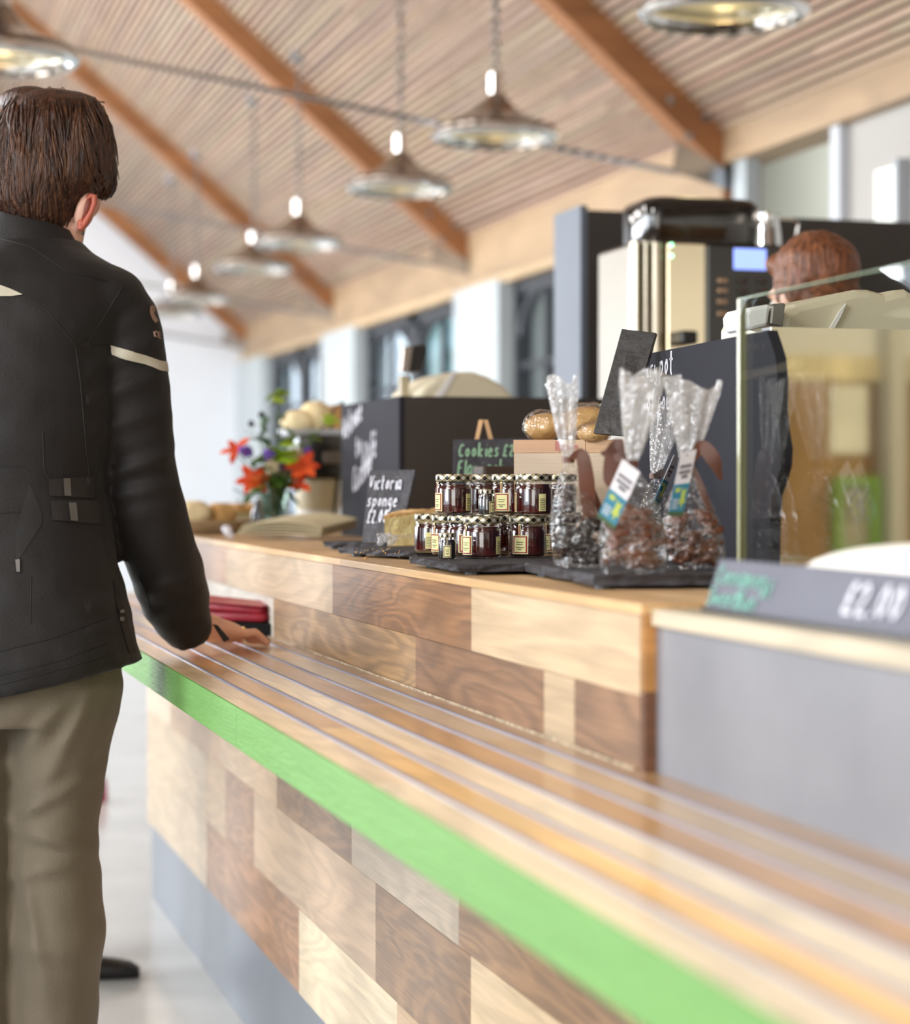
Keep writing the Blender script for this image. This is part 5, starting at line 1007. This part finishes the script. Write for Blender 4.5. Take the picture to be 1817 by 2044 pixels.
def person(label, loc, rz, h, top_m, leg_m, hair_m, pitch=0.0, group=None, stance=0.0, wy=.12, wz=.88):
    k = h / 1.7; t = thing('person', label, 'person', loc, 0, group); B = Vector(loc); RZ = Matrix.Rotation(rz, 3, 'Z')
    def W(x, y, z): return B + RZ @ (Vector((x, y, z)) * k)
    f = RZ @ Vector((0, 1, 0)); hc = W(0, .03, 1.575); HM = RZ @ Matrix.Rotation(-pitch, 3, 'X')
    mb = MB(); head_prims(mb, hc, HM, k); capsule(mb, W(0, -.01, 1.40), W(0, .005, 1.52), .058 * k, .052 * k)
    rowsT = [(.84, .135, .09), (.93, .155, .105), (1.05, .135, .09), (1.2, .155, .10), (1.34, .175, .10), (1.41, .13, .075)]
    def torso(mb, ex):
        mb.rings([[W((a + ex) * cos(q), (b + ex) * sin(q), z) for q in [2 * pi * i / 24 for i in range(24)]] for z, a, b in rowsT])
    torso(mb, 0)
    for s in (1, -1):
        st = stance * s
        capsule(mb, W(s * .085, 0, .88), W(s * .09, .01 + st * .5, .48), .075 * k, .052 * k); capsule(mb, W(s * .09, .01 + st * .5, .48), W(s * .095, -.02 + st, .09), .050 * k, .036 * k)
        capsule(mb, W(s * .175, 0, 1.365), W(s * .225, -.02, 1.09), .045 * k, .037 * k); capsule(mb, W(s * .225, -.02, 1.09), W(s * .215, wy, wz), .036 * k, .025 * k)
        hand_prims(mb, W(s * .215, wy + .005, wz - .015), RZ @ Vector((-.1 * s, .45, -.85)), RZ @ Vector((s, .2, .1)), -s if s > 0 else -s, k * .95)
    fuse(mb, .0075, 2).build('body', M_SKIN, t, smooth=True); eyes('eye', hc, HM, k, t)
    mb = MB(); torso(mb, .018 * k)
    for s in (1, -1): capsule(mb, W(s * .17, 0, 1.36), W(s * .228, -.02, 1.09), .062 * k, .052 * k); capsule(mb, W(s * .228, -.02, 1.09), W(s * .218, wy - .01, wz + .03), .052 * k, .036 * k)
    fuse(mb, .010, 3, amp=.004 * k, ascale=9).build('top', top_m, t, smooth=True)
    mb = MB(); mb.rings([[W((a + .012) * cos(q), (b + .012) * sin(q), z) for q in [2 * pi * i / 24 for i in range(24)]] for z, a, b in ((.80, .14, .095), (.92, .16, .11), (.98, .15, .10))])
    for s in (1, -1): st = stance * s; capsule(mb, W(s * .085, 0, .86), W(s * .09, .01 + st * .5, .48), .092 * k, .07 * k); capsule(mb, W(s * .09, .01 + st * .5, .48), W(s * .095, -.02 + st, .085), .068 * k, .058 * k)
    fuse(mb, .010, 3, amp=.004 * k, ascale=9).build('trousers', leg_m, t, smooth=True)
    mb = MB(); HW = lambda p: hc + HM @ (Vector(p) * k)
    mb.ell(HW((0, -.022, .038)), (.086 * k, .098 * k, .088 * k), M=HM); mb.ell(HW((0, -.05, -.035)), (.074 * k, .062 * k, .075 * k), M=HM); mb.ell(HW((.066, -.01, .0)), (.022 * k, .045 * k, .05 * k), M=HM); mb.ell(HW((-.066, -.01, .0)), (.022 * k, .045 * k, .05 * k), M=HM); mb.ell(HW((0, .05, .075)), (.06 * k, .04 * k, .03 * k), M=HM)
    fuse(mb, .005, 2, amp=.004, ascale=22, fine=.0025, fscale=60).build('hair', hair_m, t, smooth=True)
    for s in (1, -1): shoe('shoe', W(s * .095, -.02 + stance * s, 0), f, M_SHOE, t, k)
    return t
# ---- the customer at the counter (seen from behind)
SD = 3.25
def ringpx(y, c, hw, hd, d, tilt=0, n=36, front=1.0, off=0.0, lean=0.0):
    """horizontal ring seen with centre column c and half-width hw (px) at lens distance d"""
    C = D(c, y, d) + FW * off; a = hw / S(d); out = []
    for k in range(n):
        q = 2 * pi * k / n; v = sin(q) * hd; v *= front if v > 0 else 1
        out.append(C + RT * (cos(q) * a) + FW * v - UP * (tilt * cos(q) / S(d)) + UP * lean * sin(q))
    return out
me = thing('person', 'brown-haired person in a black jacket, seen from behind, one hand resting on the tray ledge', 'person', (D(60, 1500, SD).x, D(60, 1500, SD).y, 0))
# wrist, hand on the ledge
HANDZ = ZL + .0008
tipP = onZ(516, 1291, ZL); wr = onZ(402, 1302, ZL); wr = Vector((wr.x, wr.y, ZL + .044)); fdir = Vector((tipP.x, tipP.y, ZL + .012)) - wr; kh = .98
HDC = D(100, 335, 3.315); HM = Matrix.Rotation(-TH - .25, 3, 'Z') @ Matrix.Rotation(-.16, 3, 'X')
body = MB(); head_prims(body, HDC, HM, 1.0, ears=False)
capsule(body, D(70, 520, 3.29), D(112, 400, 3.31), .058, .052); capsule(body, D(118, 490, 3.285), D(132, 430, 3.30), .036, .034)
earM = Matrix.Rotation(-TH - .5, 3, 'Z') @ Matrix.Rotation(.34, 3, 'Y'); body.ell(D(170, 422, 3.262), (.012, .020, .031), M=earM, seg=18, ring=12); body.ell(D(176, 405, 3.262), (.012, .018, .016), M=earM)
TR = [(505, 62, 100, .075, 3.285), (545, 48, 175, .09, 3.28), (600, 42, 185, .115, 3.28), (720, 40, 175, .11, 3.27), (900, 40, 160, .105, 3.26), (1050, 40, 165, .11, 3.25), (1200, 40, 185, .12, 3.25), (1330, 40, 190, .12, 3.24)]
body.rings([ringpx(*r) for r in TR])
for s in (1, -1):
    X = lambda px: px if s > 0 else 80 - px
    capsule(body, D(X(125), 1370, 3.24), D(X(116), 1700, 3.235), .062, .046); capsule(body, D(X(116), 1700, 3.235), D(X(113), 2240, 3.235), .044, .036)
capsule(body, D(232, 610, 3.29), D(285, 960, 3.31), .052, .043); capsule(body, D(285, 960, 3.31), wr - fdir.normalized() * .02, .042, .027)
capsule(body, D(-150, 610, 3.29), D(-195, 960, 3.27), .052, .043); capsule(body, D(-195, 960, 3.27), D(-185, 1240, 3.18), .042, .027)
yield_tip.clear(); hand_prims(body, wr, fdir, Vector((0, 0, 1)), 1, kh, floor=HANDZ); tips = list(yield_tip); yield_tip.clear()
hand_prims(body, D(-185, 1250, 3.175), -UP + FW * .25, -RT, 1, .95)
fuse(body, .0046, 2).build('body', M_SKIN, me, smooth=True); eyes('eye', HDC, HM, 1.0, me)
for pts, r in tips:                                   # nails
    d = (pts[3] - pts[2]).normalized(); n = (UP - d * UP.dot(d)).normalized(); l = d.cross(n); mb = MB(); mb.ell(pts[3] + n * r * .66 + d * r * .15, (r * .55, r * .7, r * .12), M=Matrix((l, d, n)).transposed(), seg=10, ring=6); mb.build('fingernail', mat('nail', '#d8a692', .3), me, smooth=True)
p0, p1 = tips[2][0][0], tips[2][0][1]; mb = MB(); c = p0.lerp(p1, .45); dd = (p1 - p0).normalized(); u = dd.orthogonal().normalized(); q = dd.cross(u); r = tips[2][1] * 1.0 + .0006
mb.tube([c + (u * cos(a) + q * sin(a)) * r for a in [2 * pi * i / 20 for i in range(21)]], .0014, 6); mb.ell(c + UP * (r + .001), .0022, seg=8, ring=6); mb.build('ring', mat('gold', '#e0b866', .15, 1.0), me, smooth=True)
eb = MB(); E = lambda u, v, o=0: D(170 + u * 15 - v * 7, 423 + v * 33, 3.262 - .012 - o)
eb.tube([E(-.5, .95), E(-.15, 1.0), E(.35, .6), E(.75, .05), E(.95, -.5), E(.8, -.95), E(.3, -1.0), E(-.35, -.7)], [.004, .0055, .005, .0042, .0045, .0048, .0045, .003], 10); eb.ell(E(-.2, .75), (.006, .006, .008)); eb.build('ear', M_EAR, me, smooth=True)
eb = MB(); eb.ell(E(.1, -.05, -.003), (.008, .008, .021), M=earM); eb.build('ear_hollow_shade', mat('ear_hollow_shade', '#7a3526', .5), me, smooth=True)  # dark red colour stands in for shade inside the ear
mb = MB(); mb.ell(D(166, 466, 3.255), (.0022, .0022, .003)); mb.tube([D(166, 460, 3.255), D(166, 468, 3.255)], .0007, 6); mb.build('earring', mat('dark_stone', '#3a4038', .2, .5), me, smooth=True)
# jacket
jk = MB()
TJ = [(478, 66, 92, .078, 3.285), (505, 60, 128, .098, 3.28), (530, 52, 176, .115, 3.28), (560, 46, 208, .13, 3.28), (620, 42, 214, .145, 3.275), (720, 40, 192, .145, 3.265), (860, 40, 180, .138, 3.255), (975, 38, 170, .13, 3.25), (1060, 38, 182, .135, 3.245), (1180, 40, 212, .15, 3.24), (1275, 42, 232, .16, 3.235), (1318, 42, 240, .165, 3.235)]
rs = [ringpx(*r) for r in TJ]; rs.append([p - UP * (.042 - .044 * ((p - D(42, 1330, 3.235)).dot(RT) / .19)) for p in ringpx(1322, 42, 240, .163, 3.235)])
jk.rings(rs)
SLV = [(200, 590, 78, 3.285), (232, 640, 84, 3.29), (250, 720, 86, 3.295), (258, 800, 85, 3.30), (266, 880, 84, 3.305), (278, 950, 81, 3.31), (293, 1010, 80, 3.315), (312, 1080, 78, 3.335), (333, 1145, 74, 3.365), (352, 1200, 68, 3.40), (366, 1240, 58, 3.43), (380, 1264, 48, 3.45)]
jk.tube([D(a, b, d) for a, b, c, d in SLV], [c / S(d) for a, b, c, d in SLV], 24)
jk.ell(D(195, 600, 3.285), (.075, .085, .06)); jk.tube([D(80 - a, b, 3.285 - (b - 590) * .00012) for a, b, c, d in SLV[:8]] + [D(-215, 1170, 3.2), D(-195, 1230, 3.18)], [c / S(3.25) for a, b, c, d in SLV[:8]] + [.055, .045], 24)
jk.ell(D(-115, 600, 3.285), (.075, .085, .06))
jm = fuse(jk, .0068, 3, amp=.0055, ascale=9, fine=.0022, fscale=26, seed=3.1)
# diagonal folds gathered at the elbow and shoulder
vs = []
for v in jm.v:
    rel = v - CAM; d = rel.dot(FW); px = CX + rel.dot(RT) / d * F_PX; py = HY - rel.z / d * F_PX; h = 0
    if px > 175 and 560 < py < 1290:
        for (fy, sl, w_, amp) in ((770, -.35, 26, .008), (840, -.30, 22, .005), (935, -.30, 22, .009), (985, -.2, 20, .006), (1190, -.25, 24, .007), (1240, -.2, 18, .005), (700, -.5, 26, .005)):
            t = (py - fy - sl * (px - 260)) / w_; h += amp * (1 - 2 * t * t) * math.exp(-t * t)
    vs.append(v - FW * h * .6)
jm.v = vs
jo = jm.build('jacket', M_JACKET, me, smooth=True)
bvh = BVHTree.FromPolygons([v for v in jm.v], [list(f) for f in jm.f])
def surf(px, py, off):
    dr = (D(px, py, 1) - CAM).normalized(); h = bvh.ray_cast(CAM, dr)
    if h[0] is None: return None
    n = h[1]; n = n if n.dot(dr) < 0 else -n; return h[0] + n * off
def resample(pts, n):
    L = [0]
    for a, b in zip(pts, pts[1:]): L.append(L[-1] + math.hypot(b[0] - a[0], b[1] - a[1]))
    out = []
    for i in range(n + 1):
        t = L[-1] * i / n; k = max(j for j in range(len(L)) if L[j] <= t + 1e-9); k = min(k, len(pts) - 2); u = (t - L[k]) / max(1e-9, L[k + 1] - L[k]); out.append((pts[k][0] * (1 - u) + pts[k + 1][0] * u, pts[k][1] * (1 - u) + pts[k + 1][1] * u))
    return out
def sewn(name, top, bot, m, parent, off=.0012, th=.0012, n=24, w=5):
    """a patch of cloth sewn on the jacket, between two edges"""
    T, B = resample(top, n), resample(bot, n); grid = []
    for i in range(n + 1):
        row = [surf(T[i][0] * (1 - j / w) + B[i][0] * j / w, T[i][1] * (1 - j / w) + B[i][1] * j / w, off + th) for j in range(w + 1)]
        if all(r is not None for r in row): grid.append(row)
    if len(grid) < 2: print('sewn missed', name); return
    rings = [row + [r + (FW * (th + off * 2)) for r in row[::-1]] for row in grid]; mb = MB(); mb.rings(rings); return mb.build(name, m, parent, smooth=False)
def seam(name, paths, m, parent, r=.0011):
    for pts in paths:
        mb = MB()
        P = [surf(*q, .0003) for q in resample(pts, max(8, int(len(pts) * 10)))]; P = [p for p in P if p is not None]
        if len(P) > 2: mb.tube(P, r, 6); mb.build(name, m, parent, smooth=True)
sewn('reflective_stripe', [(219, 689), (246, 697), (290, 709), (318, 720), (331, 722)], [(223, 709), (250, 717), (290, 727), (318, 740), (334, 742)], M_REFL, jo)
sewn('reflective_stripe', [(-30, 566), (0, 570), (22, 578), (44, 588)], [(-30, 592), (0, 592), (22, 592), (45, 589)], M_REFL, jo)
sewn('waist_tab', [(96, 956), (140, 953), (182, 952)], [(98, 990), (140, 992), (188, 995)], M_TAB, jo); sewn('waist_tab', [(100, 1000), (150, 999), (196, 1000)], [(104, 1038), (150, 1043), (205, 1047)], M_TAB, jo)
sewn('buckle', [(124, 954), (137, 954)], [(126, 990), (139, 991)], M_BUCK, jo, off=.003, n=4); sewn('buckle', [(134, 1004), (149, 1004)], [(138, 1040), (152, 1041)], M_BUCK, jo, off=.003, n=4)
sewn('pocket_opening', [(59, 965), (40, 1030), (33, 1060), (32, 1118)], [(60, 965), (82, 1020), (84, 1045), (36, 1120)], M_SEAM, jo, off=.0004, th=.0006)
sewn('zip_pull', [(31, 1118), (40, 1117)], [(33, 1142), (40, 1143)], M_BUCK, jo, off=.003, n=4, w=4)
sewn('side_zip', [(226, 1160), (233, 1215), (247, 1270), (258, 1305)], [(230, 1165), (246, 1215), (262, 1270), (272, 1303)], M_SEAM, jo, off=.0005, th=.0008)
for py in (1218, 1234): sewn('snap', [(236, py), (243, py)], [(236, py + 7), (243, py + 7)], M_BUCK, jo, off=.003, n=3, w=3)
seam('stitched_seam', [[(0, 1300), (110, 1272), (215, 1232)], [(0, 1348), (120, 1318), (222, 1278)], [(0, 1366), (120, 1335), (235, 1300)], [(62, 1150), (60, 1245)], [(46, 590), (95, 620), (150, 690), (160, 760), (172, 900), (178, 950)], [(245, 572), (215, 620), (172, 690)], [(85, 860), (88, 940), (98, 955)], [(0, 930), (50, 932)], [(0, 1025), (40, 1022)], [(0, 476), (60, 492), (130, 540), (215, 560)], [(275, 1150), (290, 1180), (300, 1215)], [(185, 690), (215, 688)]], M_SEAM, jo)
# sleeve emblem: small curled claw with two letters under it
M_EMB = mat('emblem_thread', '#9a7a68', .6)
sewn('emblem', [(299, 612), (298, 624), (302, 636), (309, 645)], [(303, 610), (304, 622), (309, 632), (314, 640)], M_EMB, jo, off=.0008, th=.0006, n=10, w=3)
seam('emblem', [[(306, 611), (308, 618), (306, 624)], [(307, 662), (309, 672)], [(312, 661), (308, 667), (313, 673)], [(315, 663), (317, 674)], [(315, 663), (319, 664)], [(316, 668), (320, 669)], [(317, 674), (321, 675)]], M_EMB, jo, .0011)
# collar
cl = MB(); rs = [ringpx(496, 68, 108, .088, 3.285, 14), ringpx(470, 69, 94, .080, 3.285, 24), ringpx(444, 71, 84, .074, 3.288, 29), ringpx(436, 72, 80, .070, 3.288, 30), ringpx(440, 72, 73, .064, 3.288, 29), ringpx(470, 70, 78, .066, 3.285, 24)]
cl.rings(rs, caps=False); co = cl.build('collar', M_JACKET, jo, smooth=True)
# cuff tab
mb = MB(); mb.prism([D(424, 1246, 3.42), D(434, 1248, 3.42), D(459, 1276, 3.43), D(447, 1282, 3.43)], FW * .004); mb.build('cuff_tab', M_TAB, jo)
# trousers
tm = MB(); tm.rings([ringpx(*r) for r in ((1240, 40, 190, .125, 3.24), (1330, 40, 200, .14, 3.24), (1400, 40, 200, .14, 3.24), (1440, 40, 180, .13, 3.24))])
for s in (1, -1):
    rows = [(1360, 140, 104, .115, 3.24), (1420, 134, 102, .115, 3.24), (1500, 126, 92, .108, 3.24), (1560, 120, 86, .10, 3.238), (1640, 117, 83, .095, 3.235), (1720, 116, 81, .09, 3.235), (1800, 120, 84, .092, 3.235), (1860, 121, 86, .094, 3.235), (1950, 117, 82, .09, 3.235), (2050, 114, 80, .088, 3.235), (2180, 112, 78, .086, 3.235), (2290, 112, 76, .086, 3.235), (2325, 112, 77, .088, 3.235)]
    tm.rings([ringpx(y, c if s > 0 else 76 - c, hw - (0 if s > 0 else 2), hd, d) for y, c, hw, hd, d in rows])
tq = fuse(tm, .0075, 2, amp=.0055, ascale=7, fine=.0012, fscale=30, seed=5.5); vs = []
for v in tq.v:
    rel = v - CAM; d = rel.dot(FW); px = CX + rel.dot(RT) / d * F_PX; py = HY - rel.z / d * F_PX; h = 0
    for (x0, y0, sx, sy, wd, amp) in ((120, 1680, 1, .28, 22, .007), (90, 1600, 1, -.5, 20, .006), (60, 1480, 1, -1.1, 26, .007), (150, 1450, .5, -1, 22, .005), (110, 1730, 1, -.2, 26, .006), (120, 1900, 1, .15, 30, .004), (60, 1820, .2, 1, 20, .006)):
        L = math.hypot(sx, sy); t = ((px - x0) * -sy + (py - y0) * sx) / L / wd; al = ((px - x0) * sx + (py - y0) * sy) / L / 130; h += amp * (1 - 2 * t * t) * math.exp(-t * t - al * al)
    vs.append(v - FW * h)
tq.v = vs; tq.build('trousers', M_TROU, me, smooth=True)
for s in (1, -1): p = D(112 if s > 0 else -36, 2300, 3.235); shoe('shoe', Vector((p.x, p.y, 0)) - FW * .02, (FW + RT * .25 * s).normalized(), M_SHOE, me)
# hair
HR = [(184, 122, 22, .02, .0), (188, 120, 50, .045, .0), (196, 117, 74, .062, .0), (215, 113, 96, .085, .0), (250, 111, 114, .102, .0), (300, 110, 121, .108, .0), (340, 109, 118, .108, -.005), (372, 104, 112, .102, -.012), (398, 88, 95, .092, -.02), (425, 78, 80, .08, -.026), (448, 84, 64, .066, -.03), (466, 104, 38, .04, -.035)]
hm = MB(); hm.rings([ringpx(y, c, hw, hd, 3.312, off=of, front=1.0 if y < 260 else .62) for y, c, hw, hd, of in HR])
hm.ell(D(207, 345, 3.335), (.022, .03, .045)); hm.ell(D(203, 378, 3.335), (.013, .02, .018)); hm.ell(D(60, 205, 3.33), (.05, .06, .025))
hq = fuse(hm, .0042, 2, amp=.003, ascale=18, seed=2); hair = hq.build('hair', M_HAIR, me, smooth=True)
hb = BVHTree.FromPolygons([v for v in hq.v], [list(f) for f in hq.f]); rr = random.Random(21)
def hp(px, py, off):
    dr = (D(px, py, 1) - CAM).normalized(); h = hb.ray_cast(CAM, dr)
    return None if h[0] is None else h[0] + (h[1] if h[1].dot(dr) < 0 else -h[1]) * off
for grp, m, n in (('hair_locks', M_HAIR, 420), ('lighter_locks', M_HAIRL, 230)):
    mb = MB()
    for _ in range(n):
        x = rr.uniform(-6, 228); y = rr.uniform(190, 330) if rr.random() < .6 else rr.uniform(300, 420); L = rr.uniform(70, 150); P = []
        for i in range(8):
            h = i / 7; cx = x + (x - 112) * .20 * sin(h * 2.2) + rr.uniform(-1, 1) + 7 * sin(h * 3 + x * .1); cy = y + L * h
            if cy > 380: cx = cx + (92 - cx) * (cy - 380) / 130 * .55
            q = hp(cx, cy, .0022 + .0015 * sin(h * pi))
            if q is None: break
            P.append(q)
        if len(P) > 4: w = rr.uniform(.0012, .0030); mb.tube(P, [w * (1 - .55 * abs(2 * i / (len(P) - 1) - 1) ** 2) for i in range(len(P))], 6, flat=.7)
    mb.build(grp, m, hair, smooth=True)
mb = MB()
for px, py, dx, dy, L in [(20, 205, 18, -22, 40), (35, 200, 22, -20, 45), (60, 192, 20, -14, 40), (88, 195, 14, -22, 22), (118, 188, 10, -14, 14), (50, 200, 28, -16, 50), (10, 220, 14, -26, 40), (150, 190, 10, -6, 16)]:
    P = []
    for i in range(9): h = i / 8; P.append(D(px + L * h + dx * 0, py + dy * sin(h * pi) , 3.30))
    mb.tube(P, [.0009] * 9, 5)
for k in range(40):
    x = rr.uniform(0, 200); y0 = 190 + abs(x - 110) ** 2 * .0016; P = [D(x + i * rr.uniform(-1, 3), y0 - 7 * sin(i / 5 * pi) * rr.uniform(.3, 1) + 4, 3.30 + i * .004) for i in range(6)]; mb.tube(P, [.0008] * 6, 4)
mb.build('stray_hairs', M_HAIRL, hair)
# ---- the server behind the counter and a customer hidden ahead of the first
M_DKTOP = mat('black_top', '#23211f', .7, bump=.1, bscale=200); M_DKTR = mat('dark_trousers', '#2a2a2e', .7); M_BLUETOP = mat('navy_coat', '#2c3442', .7)
pS = D(1640, 970, 4.02); person('person with chestnut hair in a black top bending behind the glass case', (pS.x, pS.y, 0), pi / 2 - 1.25, 1.555, M_DKTOP, M_DKTR, M_HAIR2, pitch=.2)
pH = D(205, 1975, (HC) * F_PX / (1975 - HY)); person('person in dark trousers and black shoes hidden ahead of the black jacket', (D(0, 970, 4.62).x, D(0, 970, 4.62).y, 0), -pi / 2 - .1, 1.55, M_BLUETOP, M_DKTR, M_HAIR2, wy=.0, wz=.83, stance=.165)
